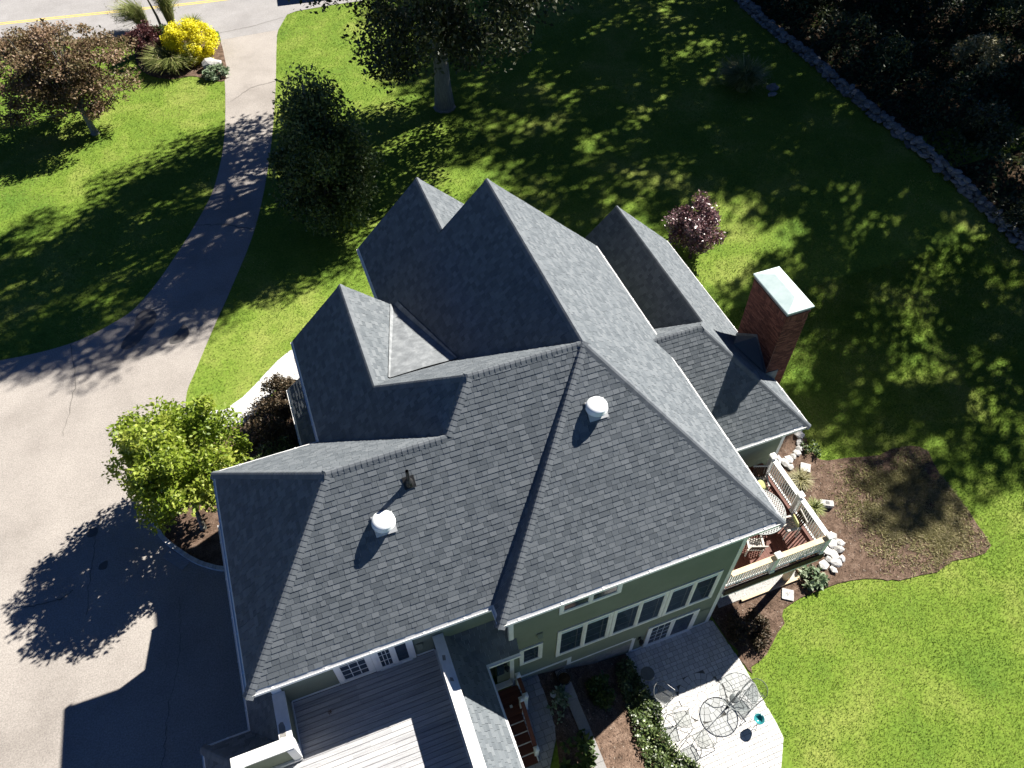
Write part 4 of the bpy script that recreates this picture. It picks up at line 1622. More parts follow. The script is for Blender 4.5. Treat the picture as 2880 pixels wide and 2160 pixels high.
# ------------------------------------------------------------------ patio furniture
def wire_chair(loc, rz, label):
    t = thing('wire_chair', label, 'chair', loc, rz, 'wire patio chairs')
    s = .235
    MB().tube([(-s, -s, .42), (s, -s, .42), (s * .9, s, .42), (-s * .9, s, .42)], .012, 5, closed=True).build('seat_frame', M_WIRE, t)
    MB().box((-s * .9, -s, .417), (s * .9, s * .95, .421)).build('seat', M_MESH, t)
    back = []
    for a in np.linspace(-.2, math.pi + .2, 15):
        back.append((.33 * math.cos(a), .12 + .26 * math.sin(a), .62 + .24 * max(0, math.sin(a)) ** .7))
    MB().tube(back, .013, 5).build('back_hoop', M_WIRE, t)
    mb = MB()
    for p, q in zip(back[2:-2], back[3:-2]):
        pl, ql = (p[0] * .75, p[1] * .85, .44), (q[0] * .75, q[1] * .85, .44)
        mb.poly([p, q, ql, pl])
    mb.build('backrest', M_MESH, t)
    for sx in (-1, 1):
        f = back[0] if sx > 0 else back[-1]
        MB().tube([f, (sx * .31, -.22, .60), (sx * .28, -.27, .42), (sx * .30, -.30, 0.0)], .012, 5).build('leg', M_WIRE, t)
        MB().tube([(sx * .22, .24, .42), (sx * .25, .33, .2), (sx * .29, .40, 0.0)], .012, 5).build('leg', M_WIRE, t)
    mb = MB()
    mb.tube([(-.29, -.29, .1), (0, .05, .2), (.28, .38, .1)], .008, 4)
    mb.tube([(.29, -.29, .1), (0, .05, .205), (-.28, .38, .1)], .008, 4)
    mb.build('cross_brace', M_WIRE, t)


PZ = .038
wire_chair((5.18, 1.42, PZ), math.radians(35), 'wire patio chair half in the house shadow')
wire_chair((5.42, .55, PZ), math.radians(75), 'wire patio chair between the ivy and the glass table')
wire_chair((5.72, -.22, PZ), math.radians(185), 'wire patio chair nearest the bottom edge of the picture')
wire_chair((7.98, .42, PZ), math.radians(-75), 'wire patio chair between the glass table and the lawn')
gt = thing('glass_table', 'large round table with clear top and thin metal legs', 'table', (7.47, .60, PZ))
mb = MB()
mb.tube([(.62 * math.cos(a), .62 * math.sin(a), .70) for a in np.linspace(0, 2 * math.pi, 40, endpoint=False)], .016, 6, closed=True)
mb.build('rim', M_LATTICE, gt)
MB().lathe([(.61, .695), (.61, .705)], 40).build('glass_top', M_TABLEGLASS, gt)
for a in range(4):
    an = a * math.pi / 2 + .35
    ca, sa = math.cos(an), math.sin(an)
    MB().tube([(.60 * ca, .60 * sa, .69), (.30 * ca, .30 * sa, .62), (.10 * ca, .10 * sa, .42), (.22 * ca, .22 * sa, .14), (.42 * ca, .42 * sa, 0)], .012, 5).build('leg', M_WIRE, gt)
MB().tube([(.13 * math.cos(a), .13 * math.sin(a), .42) for a in np.linspace(0, 2 * math.pi, 16, endpoint=False)], .01, 5, closed=True).build('ring', M_WIRE, gt)
mb = MB()
mb.tube([(0, 0, .0), (0, 0, .62)], .02, 8)
mb.lathe([(.16, 0), (.14, .03), (.03, .06)], 14)
mb.build('umbrella_base', M_WIRE, gt)
st = thing('side_table', 'small round grey side table standing in the shade', 'table', (5.0, 2.25, PZ))
MB().lathe([(.22, .44), (.235, .45), (.235, .47), (.22, .475)], 24).build('table_top', M_WIRE, st)
for a in range(3):
    an = a * 2.094 + .4
    MB().tube([(.18 * math.cos(an), .18 * math.sin(an), .44), (.10 * math.cos(an), .10 * math.sin(an), .22), (.25 * math.cos(an), .25 * math.sin(an), 0)], .01, 5).build('leg', M_WIRE, st)
pb = thing('plant_stand', 'black scrolled wire stand on the patio edge', 'plant stand', (7.72, -.34, PZ))
MB().tube([(.13 * math.cos(a), .13 * math.sin(a), .36) for a in np.linspace(0, 2 * math.pi, 18, endpoint=False)], .009, 5, closed=True).build('ring', M_WIRE, pb)
for a in range(3):
    an = a * 2.094
    MB().tube([(.13 * math.cos(an), .13 * math.sin(an), .36), (.06 * math.cos(an), .06 * math.sin(an), .18), (.17 * math.cos(an), .17 * math.sin(an), .03), (.20 * math.cos(an), .20 * math.sin(an), .06), (.18 * math.cos(an), .18 * math.sin(an), .09)], .009, 5).build('leg', M_WIRE, pb)
bw = thing('bowl', 'teal glazed bowl resting on the wire plant stand', 'bowl', (7.72, -.34, PZ + .36))
mb = MB()
mb.lathe([(.05, -.06), (.12, -.02), (.165, .06), (.175, .12), (.16, .12), (.11, .03), (.02, 0)], 22)
mb.build('bowl_body', M_TEAL, bw, True)

# small things in the back bed
gl = thing('garden_light', 'round white ring shaped fitting in the dark back bed', 'garden light', (1.62, 2.50, 1.32))
MB().lathe([(.045, 0), (.095, 0), (.10, .05), (.085, .085), (.05, .085)], 18).build('ring', M_WHITE, gl)
MB().lathe([(.048, .0), (.046, .07)], 12).build('bulb', M_VENT, gl)
ur = thing('garden_urn', 'dark wire basket standing on the kerb beside the wall', 'urn', (2.17, 2.86, 1.15))
for r, z in ((.16, .02), (.20, .12), (.22, .22), (.235, .32)):
    MB().tube([(r * math.cos(a), r * math.sin(a), z) for a in np.linspace(0, 2 * math.pi, 20, endpoint=False)], .010, 5, closed=True).build('hoop', M_BLACK, ur)
for k in range(10):
    an = k * math.pi / 5
    MB().tube([(.16 * math.cos(an), .16 * math.sin(an), .02), (.235 * math.cos(an), .235 * math.sin(an), .32)], .007, 4).build('upright', M_BLACK, ur)
MB().lathe([(.15, .02), (.19, .20), (.02, .22)], 16).build('fill', M_SOIL, ur)

# ------------------------------------------------------------------ stones, blocks
def rock_mesh(seed, m, sub=1, flat=.7):
    import bmesh
    r = random.Random(seed)
    bm = bmesh.new()
    bmesh.ops.create_icosphere(bm, subdivisions=sub, radius=1)
    for v in bm.verts:
        k = 1 + r.uniform(-.26, .26)
        v.co = Vector((v.co.x * k, v.co.y * k, v.co.z * flat * (1 + r.uniform(-.2, .2))))
    me = bpy.data.meshes.new('stone')
    bm.to_mesh(me)
    bm.free()
    set_tone(me, [r.choice((.15, .4, .6, .85))] * len(me.polygons))
    me.materials.append(m)
    return me


WS = [rock_mesh(i, M_STONE, 1 + i % 2, .62) for i in range(10)]
swall = thing('stone_wall', 'long low dry stone wall between the shaded lawn and the woods', 'stone wall', (32, 30, 1.5))
wline = [(32.9, 14.2), (32.55, 17.2), (32.3, 19.44), (32.0, 21.9), (31.8, 24.8), (31.85, 27.8), (31.9, 30.4), (32.05, 33.8), (31.95, 37.5), (32.3, 42), (32.2, 50)]
wl = smooth_open(wline, 8)
cum = [0]
for p, q in zip(wl, wl[1:]):
    cum.append(cum[-1] + math.dist(p, q))
wrest = MB()
ns = 0
s = 0
core = []
while s < cum[-1]:
    for row in range(4):
        ss_ = min(s + random.uniform(-.1, .1) + (.16 if row == 1 else 0), cum[-1] - .01)
        ss_ = max(0, ss_)
        k = max(i for i in range(len(cum)) if cum[i] <= ss_)
        k = min(k, len(wl) - 2)
        f = (ss_ - cum[k]) / max(1e-6, cum[k + 1] - cum[k])
        x = wl[k][0] + (wl[k + 1][0] - wl[k][0]) * f
        y = wl[k][1] + (wl[k + 1][1] - wl[k][1]) * f
        dx = (-.26, .24, 0.02, -.05)[row] + random.uniform(-.09, .09)
        z = float(gz(x, y)) + (.14, .14, .42, .30)[row] + random.uniform(-.05, .05)
        m_ = Matrix.Translation((x + dx * .8 - 32, y - 30, z - 1.5)) @ Matrix.Rotation(random.uniform(0, 6.28), 4, 'Z') @ Matrix.Rotation(random.uniform(-.4, .4), 4, 'X') @ Matrix.Diagonal((random.uniform(.20, .34), random.uniform(.15, .25), random.uniform(.15, .24), 1))
        me = random.choice(WS)
        if row == 3 or ns >= 300 or y > 44:
            t = random.random()
            for p in me.polygons:
                wrest.poly([m_ @ me.vertices[v].co for v in p.vertices], t)
        else:
            link('stone', me, swall, mtx=m_)
            ns += 1
    s += .36 if True else 0
wrest.build('stone_fill', M_STONE, swall, kind='stuff')

PS = [rock_mesh(50 + i, M_PALESTONE, 1, .5) for i in range(6)]


def rocks(label, cat, group, pts, smin, smax, PS=PS):
    for i, (x, y) in enumerate(pts):
        o = link('rock', PS[i % 6], None, (x, y, float(gz(x, y)) + .08), None, label, cat, group)
        sc_ = random.uniform(smin, smax)
        o.scale = (sc_ * random.uniform(.9, 1.3), sc_ * random.uniform(.7, 1.0), sc_ * random.uniform(.6, .9))
        o.rotation_euler = (random.uniform(-.2, .2), random.uniform(-.2, .2), random.uniform(0, 6.28))


rocks('pale angular rock in the heap at the deck corner', 'rock', 'rocks heaped by the deck corner',
      [(13.35, 3.35), (13.6, 3.55), (13.9, 3.6), (13.45, 3.75), (13.75, 3.85), (14.05, 3.95), (13.6, 4.1), (13.95, 4.25), (14.25, 4.2), (13.3, 4.05), (13.75, 4.45), (14.15, 4.5), (13.1, 3.6), (13.45, 4.4)], .15, .24)
rocks('flat pale rock in the curved edging beside the lower wing', 'rock', 'rocks edging the bed by the lower wing',
      [(15.95, 9.45), (15.75, 9.05), (15.5, 8.7), (15.3, 8.45), (15.1, 8.3), (14.85, 8.2), (14.6, 8.1), (14.35, 8.0), (14.15, 8.25), (14.45, 7.8)], .14, .24)


def block(name, label, cat, loc, size, rz, m):
    a, b, c = size
    o = MB()
    bev = .02
    o.prism([(-a + bev, -b), (a - bev, -b), (a, -b + bev), (a, b - bev), (a - bev, b), (-a + bev, b), (-a, b - bev), (-a, -b + bev)], 0, c)
    ob = o.build(name, m, None, loc=loc, label=label, cat=cat)
    ob.rotation_euler = (0, 0, rz)
    return ob


b_ = block('concrete_block', 'white concrete block with a dark slot standing on the bark mulch', 'block', (14.75, 5.78, .02), (.26, .13, .2), -.5, M_PALESTONE)
MB().box((-.05, -.07, .2), (.10, .07, .203)).build('slot', M_BLACK, b_)
block('flat_stone', 'pale flat square stone lying in the tufted grass bed', 'stone', (15.0, 7.55, .03), (.2, .2, .08), .9, M_PALESTONE)
sl = block('stepping_stone', 'pale square stepping stone with a dark leaf mark on the mulch', 'stepping stone', (11.22, 3.10, .03), (.21, .21, .05), -.6, M_PALESTONE)
mb = MB()
for a in (-.9, -.2, .6):
    mb.poly([(0, -.08, .053), (.05 * math.sin(a) - .015, .02 * math.cos(a), .053), (.15 * math.sin(a), .13 * math.cos(a), .053), (.05 * math.sin(a) + .015, .02, .053)])
mb.build('leaf_mark', M_WIRE, sl)
pk_ = thing('wooden_board', 'old grey board lying on the driveway beside the block edging', 'board', (-9.15, 11.42, HI + .015), math.radians(-50))
for k in range(3):
    MB().box((-.5, -.18 + k * .121, 0), (.5, -.18 + k * .121 + .117, .035), .1).build('board_strip', M_GREYPLANK, pk_)
edg = thing('block_edging', 'curved edging of small grey blocks round the tree bed', 'edging', (-8.8, 11.8, HI))
epts = smooth_open([(-9.25, 14.6), (-9.7, 13.3), (-9.62, 12.7), (-9.40, 12.25), (-9.05, 11.75), (-8.7, 11.3), (-8.25, 10.85), (-7.6, 10.42), (-6.7, 10.15)], 6)
for (p, q) in zip(epts, epts[1:]):
    d = Vector((q[0] - p[0], q[1] - p[1], 0))
    L_ = d.length
    nb = max(1, round(L_ / .24))
    for k in range(nb):
        c = Vector((p[0], p[1], 0)) + d * ((k + .5) / nb)
        mb = MB()
        mb.box((-L_ / nb / 2 + .006, -.075, -.05), (L_ / nb / 2 - .006, .075, .14), random.choice((.1, .4, .7)))
        o = mb.build('edging_block', M_PAVER, edg, loc=(c.x + 8.8, c.y - 11.8, random.uniform(-.01, .01)))
        o.rotation_euler = (0, 0, math.atan2(d.y, d.x))
o = link('boulder', rock_mesh(99, M_PALESTONE, 2, .7), None, (-3.85, 46.0, HI + .25), None, 'pale boulder at the foot of the yellow shrub', 'boulder')
o.scale = (.62, .5, .55)
post_ = thing('marker_post', 'thin dark tapered post standing among the tall grasses', 'post', (-6.45, 52.6, HI))
MB().tube([(0, 0, 0), (-.05, 0, .9), (-.25, 0, 2.1)], [.10, .085, .05], 8).build('post_shaft', M_WIRE, post_)
MB().lathe([(.05, 0), (.07, .05), (.02, .1)], 8, (-.26, 0, 2.1)).build('post_tip', M_WIRE, post_)

# ------------------------------------------------------------------ vegetation
def crown_pts(n, centre, radii, k, cr, shell=.55, flat=1.0, cone=0.0):
    """leaf positions in k clumps spread through an ellipsoid; returns points, tones, clump centres"""
    d = unit(rng.normal(size=(k, 3)))
    r = rng.uniform(shell, 1.0, (k, 1)) ** .7
    c = d * r * np.asarray(radii)
    if cone:
        f = 1 - cone * np.clip((c[:, 2:3] / radii[2] + 1) / 2, 0, 1)
        c[:, :2] *= f
    w = rng.uniform(.5, 1.2, k)
    idx = rng.choice(k, n, p=w / w.sum())
    g = unit(rng.normal(size=(n, 3))) * rng.uniform(0.15, 1.0, (n, 1)) ** .5
    P = c[idx] + g * (cr * rng.uniform(.6, 1.25, k))[idx][:, None] * np.array([1, 1, flat])
    ct = rng.normal(.48, .13, k)
    t = np.clip(ct[idx] + rng.normal(0, .15, n), 0, 1)
    return P + np.asarray(centre), t, c + np.asarray(centre)


def limbs(tr, base_h, r, cents, m, n=14, lean=(0, 0), sides=7, top=None):
    mb = MB()
    top = top or base_h * 1.6
    path = [(0, 0, -.1), (lean[0] * .1, lean[1] * .1, base_h * .35), (lean[0] * .35, lean[1] * .35, base_h), (lean[0] * .8, lean[1] * .8, top)]
    mb.tube(path, [r * 1.35, r, r * .82, r * .25], 10)
    mb.tube([(0, 0, -.1), (0, 0, .25)], [r * 1.7, r * 1.05], 10)
    mb.build('trunk', m, tr, True)
    lb = MB()
    sel = rng.choice(len(cents), min(n, len(cents)), replace=False)
    for i in sel:
        c = Vector(cents[i])
        f = random.uniform(.0, .75)
        h = base_h + (top - base_h) * f
        lx = lean[0] * (.35 + .45 * f), lean[1] * (.35 + .45 * f)
        a = Vector((lx[0], lx[1], h * .95))
        mid = a.lerp(c, .5) + Vector((random.uniform(-.2, .2), random.uniform(-.2, .2), -.05 * (c - a).length))
        lb.tube([a, mid, c], [r * .42, r * .24, r * .06], 5)
        for _ in range(2):
            e = c + Vector((random.gauss(0, .5), random.gauss(0, .5), random.gauss(.1, .4))) * min(1.2, (c - a).length * .3)
            lb.tube([mid, mid.lerp(e, .5) + Vector((0, 0, .08)), e], [r * .16, r * .10, r * .03], 4)
    lb.build('limb', m, tr, True)


def tree(name, label, cat, loc, base_h, r, centre, radii, k, cr, n, size, lm, bm=None, lean=(0, 0), aspect=.55, up=.6, shell=.55, flat=1.0, cone=0., nl=14, top=None, group=None, droop=0.):
    t = thing(name, label, cat, (loc[0], loc[1], float(gz(loc[0], loc[1]))), 0, group)
    P, tone, cents = crown_pts(n, centre, radii, k, cr, shell, flat, cone)
    P[:, 2] = np.maximum(P[:, 2], .08)
    limbs(t, base_h, r, cents, bm or M_BARK, nl, lean, top=top)
    me = quads_mesh('crown', leaf_quads(P, size, up, aspect, droop), tone, lm)
    link('crown', me, t)
    return t


tree('leafy_tree', 'bright lime green tree beside the driveway and the house corner', 'tree', (-8.1, 12.35), 1.5, .085,
     (.40, .95, 3.35), (2.0, 2.3, 1.9), 95, .55, 27000, .16, L_LIME, lean=(.3, .5), aspect=.5, up=.8, shell=.35, nl=22)
tree('upright_tree', 'dark green upright tree on the lawn beside the driveway', 'tree', (.15, 28.0), 1.2, .16,
     (.15, .1, 3.9), (3.0, 2.9, 3.6), 130, .85, 36000, .18, L_DARK, up=.35, cone=.66, shell=.3, nl=26, top=7.5)
tree('shade_tree', 'tall spreading tree with thick pale trunk on the shaded front lawn', 'tree', (8.6, 36.2), 4.6, .46,
     (.3, .2, 12.6), (8.8, 7.4, 10.4), 270, 1.4, 82000, .26, L_OAK, up=.35, shell=.4, nl=60, top=18)
tree('spreading_tree', 'bronze leaved spreading tree on the front lawn by the road', 'tree', (-11.1, 40.9), 1.3, .17,
     (-.9, 1.2, 3.3), (4.3, 3.2, 2.5), 190, .75, 34000, .17, L_MAPLE, up=.9, flat=.45, shell=.15, nl=34, lean=(-.4, .6))
tree('burgundy_tree', 'small burgundy leaved tree behind the lower roof wing', 'tree', (15.95, 19.4), .5, .06,
     (.25, .5, 1.55), (1.25, 1.25, 1.35), 60, .45, 9500, .135, L_PURPLE, M_BARKD, up=.5, shell=.3, nl=14)


def shrub(name, label, loc, radii, n, size, lm, k=40, cr=.3, up=.4, group=None, cat='shrub', aspect=.55, stems=True, shell=.7):
    t = thing(name, label, cat, (loc[0], loc[1], float(gz(loc[0], loc[1])) + .02), 0, group)
    P, tone, cents = crown_pts(n, (0, 0, radii[2] * .85), radii, k, cr, shell)
    P = P[P[:, 2] > .03]
    tone = tone[:len(P)]
    link('foliage', quads_mesh('foliage', leaf_quads(P, size, up, aspect), tone, lm), t)
    if stems:
        mb = MB()
        for i in rng.choice(len(cents), min(9, len(cents)), replace=False):
            c = cents[i]
            mb.tube([(c[0] * .1, c[1] * .1, 0), (c[0] * .5, c[1] * .5, max(.1, c[2] * .45)), (c[0], c[1], max(.12, c[2]))], [.03, .02, .008], 4)
        mb.build('stem', M_BARKD, t)
    return t


def grass_clump(name, label, loc, h, spread, n, lm, lean=(0, 0), w=.012, group=None, cat='grass clump', plume=0):
    t = thing(name, label, cat, (loc[0], loc[1], float(gz(loc[0], loc[1])) + .02), 0, group)
    a = rng.uniform(0, 2 * np.pi, n)
    out = np.stack([np.cos(a), np.sin(a), np.zeros(n)], 1)
    b = out * rng.uniform(0, .22, (n, 1)) * spread
    H = h * rng.uniform(.55, 1.1, (n, 1))
    R = spread * rng.uniform(.1, 1.0, (n, 1)) ** .7
    side = np.stack([-np.sin(a), np.cos(a), np.zeros(n)], 1) * w * rng.uniform(.6, 1.4, (n, 1))
    ln = np.array([lean[0], lean[1], 0])
    m1 = b + out * R * .35 + ln * .35 + np.array([0, 0, 1]) * H * .7
    tip = b + out * R + ln + np.array([0, 0, 1]) * H * rng.uniform(.55, 1.0, (n, 1))
    tone = np.clip(rng.normal(.45, .2, n), 0, 1)
    V = np.concatenate([np.stack([b - side, b + side, m1 + side, m1 - side], 1), np.stack([m1 - side, m1 + side, tip + side * .2, tip - side * .2], 1)])
    link('blades', quads_mesh('blades', V, np.concatenate([tone, tone]), lm), t)
    if plume:
        k = rng.choice(n, plume)
        P = np.repeat(tip[k], 14, 0) + rng.normal(size=(plume * 14, 3)) * np.array([.04, .04, .09])
        link('plume', quads_mesh('plume', leaf_quads(P, .10, .2, .3), np.clip(rng.normal(.6, .2, len(P)), 0, 1), L_DRY), t)
    return t


# front bed by the road
shrub('round_shrub', 'large round bright yellow shrub at the mouth of the driveway', (-4.75, 47.9), (1.5, 1.5, 1.15), 20000, .13, L_GOLD, 120, .34, 1.3, shell=.85)
shrub('round_shrub', 'round dark purple shrub left of the yellow shrub', (-7.35, 49.0), (1.15, 1.15, 1.0), 9000, .12, L_BARB, 50, .36)
shrub('round_shrub', 'small round dark green shrub between the purple and yellow shrubs', (-6.15, 49.5), (.78, .78, .85), 7000, .10, L_BOX, 40, .28)
grass_clump('fountain_grass', 'arching fountain grass in front of the round shrubs', (-6.1, 47.0), 1.25, 1.75, 1500, L_BLADE, w=.022, plume=60)
grass_clump('tall_grass', 'tall grass clump leaning left over the road edge', (-7.45, 52.9), 2.0, 1.1, 900, L_BLADE, (-.8, .3), .02, plume=50)
grass_clump('tall_grass', 'tallest upright grass clump beside the dark marker post', (-5.75, 52.4), 3.2, .9, 1000, L_BLADE, (.1, .3), .022, plume=50)
grass_clump('tall_grass', 'low grass tuft behind the yellow shrub', (-4.4, 51.3), 1.1, .8, 500, L_BLADE, (0, 0), .02)
shrub('ground_plant', 'low pale variegated plants at the driveway edge below the boulder', (-3.75, 44.9), (.72, .7, .25), 900, .20, L_HOSTA, 25, .22, 1.2, cat='plant', stems=False)
grass_clump('meadow_grass', 'ornamental grass clump alone on the shaded lawn near the stone wall', (26.1, 31.4), 1.6, 1.5, 2000, L_BLADE, (-.1, .2), .03, plume=60)
rocks('low grey rock beside the ornamental grass on the shaded lawn', 'rock', 'rocks by the ornamental grass', [(27.5, 30.25), (27.95, 30.9)], .25, .4, WS)

# planting beside the entry and the garage
shrub('low_shrub', 'rusty brown shrub next to the pale front walk', (-4.35, 17.05), (.7, .75, .7), 4500, .10, L_RUST, 36, .28)
shrub('low_shrub', 'dark bushy shrub in the middle of the bed by the entry', (-4.95, 15.55), (.95, 1.1, .75), 6500, .11, L_RUST, 44, .34)
shrub('low_shrub', 'dark shrub nearest the house eave behind the lime tree', (-5.1, 13.6), (.95, 1.0, .7), 5500, .11, L_IVY, 40, .34)

# back bed
shrub('ground_plant', 'pale edged leafy plant beside the kerb and the white ring light', (1.92, 2.55), (.30, .30, .14), 90, .18, L_HOSTA, 10, .12, .9, cat='plant', stems=False)
shrub('ground_plant', 'small striped leafy plant below the white ring light', (1.58, 1.95), (.28, .45, .12), 90, .14, L_HOSTA, 10, .12, .9, cat='plant', stems=False)
shrub('ground_plant', 'low leafy plant at the path bend near the picture bottom', (1.55, .55), (.55, .6, .22), 420, .2, L_BOX, 18, .2, .9, cat='plant', stems=False)
shrub('low_shrub', 'low dark green shrub in the middle of the shaded back bed', (3.3, 2.25), (.5, .42, .26), 1500, .13, L_BOX, 22, .2, .7)
NI = 20000
IVY = [(4.72, 3.0), (4.85, 1.9), (5.0, 1.2), (4.75, .55), (4.9, -.3), (5.3, -.75), (5.6, -3), (3.2, -3), (3.7, -.5), (3.75, .5), (3.9, 1.3), (4.0, 2.3), (4.2, 3.0)]
ix, iy = rng.uniform(3.1, 5.7, NI), rng.uniform(-3, 3.05, NI)
k = in_poly(ix, iy, IVY)
ix, iy = ix[k], iy[k]
hh = .16 + .18 * np.sin(ix * 7 + 1) * np.sin(iy * 5) + .12
P = np.stack([ix, iy, gz(ix, iy) + rng.uniform(.02, 1, len(ix)) ** .6 * np.maximum(hh, .08)], 1)
link('ivy', quads_mesh('ivy', leaf_quads(P, .09, 1.0, .75), np.clip(rng.normal(.5, .22, len(P)), 0, 1), L_IVY), kind='stuff', label='glossy ivy spilling over the patio edge', cat='ivy')

# right-hand mulch bed
grass_clump('sedge', 'yellowing grass tuft in the bed beside the white railing', (14.35, 7.05), .45, .55, 500, L_DRY, w=.014)
grass_clump('sedge', 'smaller yellow green tuft beside the white concrete block', (14.15, 5.75), .40, .45, 380, L_BLADE, w=.014)
shrub('low_shrub', 'low wide dark shrub in the shade of the deck beside the patio', (9.15, 2.45), (.75, .75, .22), 3500, .09, L_RUST, 40, .25, .5)
shrub('ground_plant', 'grey green leafy plants between the gravel and the heaped rocks', (12.5, 3.35), (.50, .34, .14), 350, .19, L_HOSTA, 16, .16, 1.0, cat='plant', stems=False)
shrub('ground_plant', 'small leafy plants beside the curved rock edging', (15.75, 8.35), (.28, .55, .12), 200, .14, L_BOX, 12, .14, 1.0, cat='plant', stems=False)


# grass blades on the lawn, denser towards the camera
def scatter_lawn(n):
    x = np.concatenate([rng.uniform(8, 36, n), rng.uniform(-22, 36, n)])
    y = np.concatenate([rng.uniform(-9, 16, n), rng.uniform(12, 54, n)])
    keep = np.ones(len(x), bool)
    for poly in (DRIVE, MULCH, PATIO, BACK_BED, WALK, SIDE_BED, FRONT_BED, WOODS, PATH, ROAD):
        keep &= ~in_poly(x, y, poly)
    keep &= ~((x > -8) & (x < 8.2) & (y < 14.5))
    keep &= ~((x > -3) & (x < 12.6) & (y < 18.2) & (y > 3))
    d = np.hypot(x - CAM.x, y - CAM.y)
    return x[keep], y[keep], d[keep]


gx_, gy_, gd_ = scatter_lawn(330000)
P = np.stack([gx_, gy_, gz(gx_, gy_)], 1)
sc_ = (np.clip(gd_ / 26, .8, 1.15))[:, None]
pt = .5 + .30 * np.sin(gx_ * .9 + 1.3 * np.sin(gy_ * .5)) * np.sin(gy_ * .8 + 1.1 * np.sin(gx_ * .37))
stripe = .07 * np.sign(np.sin((gx_ * .52 + gy_ * .85) * 2 * np.pi / 2.2)) * (gx_ < 10) + .05 * np.sign(np.sin((gx_ * .9 - gy_ * .45) * 2 * np.pi / 2.4)) * (gx_ >= 10)
tone = np.clip(pt - .04 + stripe + .10 * np.sin(gx_ * 3.1 + np.sin(gy_ * 2.2)) * np.sin(gy_ * 2.7) + .03 + rng.normal(0, .20, len(P)), 0, 1)
link('lawn_grass', quads_mesh('lawn_grass', blade_tris(P, .066 * sc_, .013 * sc_, 1.1), tone, M_GRASS, 3), kind='stuff', label='short mown grass covering the lawns', cat='grass')


def scatter_poly(poly, n):
    p = np.array([q[:2] for q in poly])
    x, y = rng.uniform(p[:, 0].min(), p[:, 0].max(), n), rng.uniform(p[:, 1].min(), p[:, 1].max(), n)
    k = in_poly(x, y, poly)
    return x[k], y[k]


n_ = 60000
x, y = rng.normal(18.0, 1.15, n_), rng.normal(4.45, 1.05, n_)
k = in_poly(x, y, MULCH) & (x > 14.9) & (rng.uniform(size=n_) < np.clip(.62 + .5 * np.sin(x * 2.1 + 1) * np.sin(y * 2.6) + .3 * np.sin(x * 5.3) * np.sin(y * 4.7), .08, 1))
x, y = x[k], y[k]
P = np.stack([x, y, gz(x, y) + .03], 1)
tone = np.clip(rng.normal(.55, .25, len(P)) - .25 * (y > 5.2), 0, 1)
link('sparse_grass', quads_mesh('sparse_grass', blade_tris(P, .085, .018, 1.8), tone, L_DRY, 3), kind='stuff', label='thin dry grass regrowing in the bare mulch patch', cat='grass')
x, y = scatter_poly(MULCH, 9000)
x2, y2 = scatter_poly(BACK_BED, 3000)
x, y = np.concatenate([x, x2]), np.concatenate([y, y2])
P = np.stack([x, y, gz(x, y) + .04], 1)
link('wood_chips', quads_mesh('wood_chips', leaf_quads(P, .085, 2.2, .28), np.clip(rng.normal(.35, .28, len(P)), 0, 1), M_CHIP), kind='stuff', label='bark and wood chips scattered over the beds', cat='wood chips')

# woods beyond the stone wall: low growth that reads as one mass, shrubs, and the tall trees whose shade covers the lawn
x, y = scatter_poly([(32.7, 15), (32.8, 58), (70, 58), (70, 6), (35, 10)], 130000)
mound = np.clip(.6 + .8 * np.sin(x * .8 + np.sin(y * .6)) * np.sin(y * .7 + np.sin(x * .5)) + .35 * np.sin(x * 2.3) * np.sin(y * 2.1), .1, 2.0) * sst(32.6, 35.5, x)
P = np.stack([x, y, gz(x, y) + rng.uniform(0, 1, len(x)) ** .5 * mound + .03], 1)
tone = np.clip(.38 + .25 * np.sin(x * .5 + 2) * np.sin(y * .4) + rng.normal(0, .2, len(x)), 0, 1)
link('undergrowth', quads_mesh('undergrowth', leaf_quads(P, .24, .6, .55), tone, L_WOOD), kind='stuff', label='tangled dark undergrowth behind the stone wall', cat='undergrowth')
for (x, y, s, lm, lab) in ((36.5, 40.0, 1.3, L_WOOD, 'brown green bush behind the stone wall near the top of the picture'),
                           (41.5, 37.5, 1.6, L_OAK, 'dull green bush deep in the woods, well back from the stone wall'),
                           (40.5, 28.0, 1.4, L_DRY, 'yellow leaved bush in the woods near the right edge'),
                           (36.0, 30.5, 1.1, L_WOOD, 'low bush close behind the middle of the stone wall'),
                           (36.2, 22.0, 1.2, L_OAK, 'dark green bush behind the lower end of the stone wall'),
                           (46.0, 33.0, 1.7, L_WOOD, 'large dark bush in the woods at the right edge')):
    shrub('woodland_bush', lab, (x, y), (s, s, s * .75), 2600, .2, lm, 30, .5, .5, group='bushes in the woods')
shrub('low_shrub', 'dark leafy bush growing over the lower end of the stone wall', (33.0, 16.2), (.9, 1.1, .6), 3000, .14, L_OAK, 30, .35)

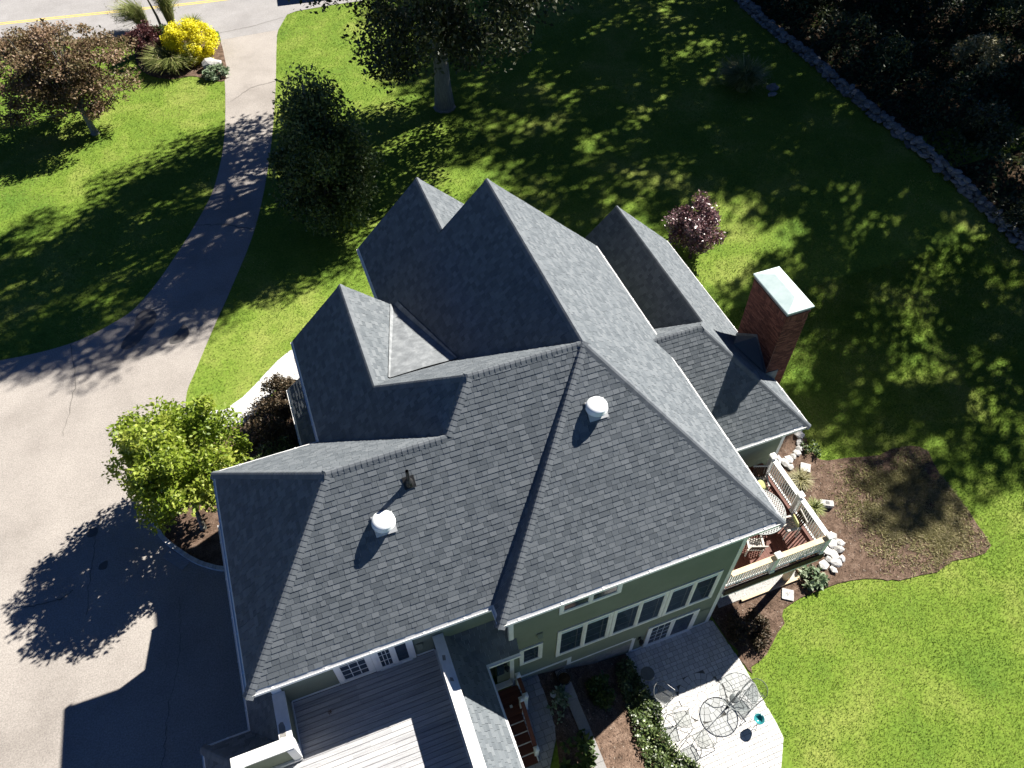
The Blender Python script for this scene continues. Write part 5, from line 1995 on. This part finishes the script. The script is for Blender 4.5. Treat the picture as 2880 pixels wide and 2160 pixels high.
CANOPY = [(40, 37, 30, 1), (39, 45.5, 30, 1), (37.5, 53, 25, 1), (39.5, 22.5, 25, .72), (34, 60, 24, 1), (33.5, 49, 23, .9), (46, 17.8, 25, .95), (49, 29, 25, .9), (47.5, 37, 26, 1), (47, 47, 25, 1),
          (57, 22, 26, 1), (57, 33, 26, 1), (56, 44, 25, 1), (55.5, 54, 25, 1), (58, 14, 23, .8), (46, 57, 24, 1), (67, 19, 25, 1), (68, 31, 26, 1), (67, 43, 25, 1), (66, 54, 25, 1)]
t = tree('woodland_tree', 'thin crowned woodland tree standing well back from the stone wall', 'tree', (53, 36.2), 17, .3,
         (0, 0, 23), (6, 6, 5.5), 60, 1.2, 2500, .5, L_OAK, M_BARKD, up=.5, shell=.3, nl=34, top=19, group='tall trees of the woods')
proto = None
for i, (x, y, h, wd) in enumerate(CANOPY):
    if i < 3:
        t = tree('woodland_tree', 'tall broad woodland tree standing behind the stone wall', 'tree', (x, y), h * .55, .34,
                 (0, 0, h * .70), (6.5, 6.5, h * .27), 85, 1.45, 7800, .52, L_OAK, M_BARKD, up=.5, shell=.3, nl=26, top=h * .85, group='tall trees of the woods')
        if i == 0:
            proto = []
        proto.append(t)
    else:
        src = proto[i % 3]
        t = src.copy()
        COL.objects.link(t)
        t.location = (x, y, float(gz(x, y)))
        t.rotation_euler = (0, 0, random.uniform(0, 6.28))
        t.scale = (wd, wd, h / (30, 30, 25)[i % 3])
        for c in src.children:
            q = c.copy()
            COL.objects.link(q)
            q.parent = t

# van standing on the road verge above the picture; its shadow falls on the mouth of the driveway
van = thing('parked_van', 'dark blue van parked on the road by the driveway mouth', 'van', (6.2, 54.75, HI + .02), math.radians(-6))
side = [(-2.4, .35), (2.35, .35), (2.45, .8), (2.1, 1.1), (1.45, 1.95), (1.2, 2.05), (-2.3, 2.05), (-2.42, 1.9)]
mb = MB()
mb.solid([(x, -.92, z) for x, z in side], (0, 1.84, 0))
mb.build('body', M_CAR, van)
for x in (-1.5, 1.5):
    for y in (-.93, .75):
        mb = MB()
        mb.tube([(x, y, .34), (x, y + .18, .34)], .34, 18)
        mb.build('wheel', M_RUBBER, van)
MB().solid([(2.08, -.80, 1.14), (2.08, .80, 1.14), (1.50, .72, 1.9), (1.50, -.72, 1.9)], (.02, 0, .015)).build('windscreen', M_PANE, van)
for y in (-.935, .925):
    MB().solid([(.5, y, 1.2), (1.75, y, 1.2), (1.35, y, 1.85), (.5, y, 1.85)], (0, .01, 0)).build('side_window', M_PANE, van)
    sy = -1 if y < 0 else 1
    MB().box((1.55, y - .02 + (0 if sy > 0 else -.24), 1.15), (1.75, y + .03 + (.24 if sy > 0 else 0), 1.42)).build('wing_mirror', M_CAR, van)
for y in (-.75, .55):
    MB().box((2.38, y, .72), (2.46, y + .22, .9)).build('headlight', M_VENT, van)
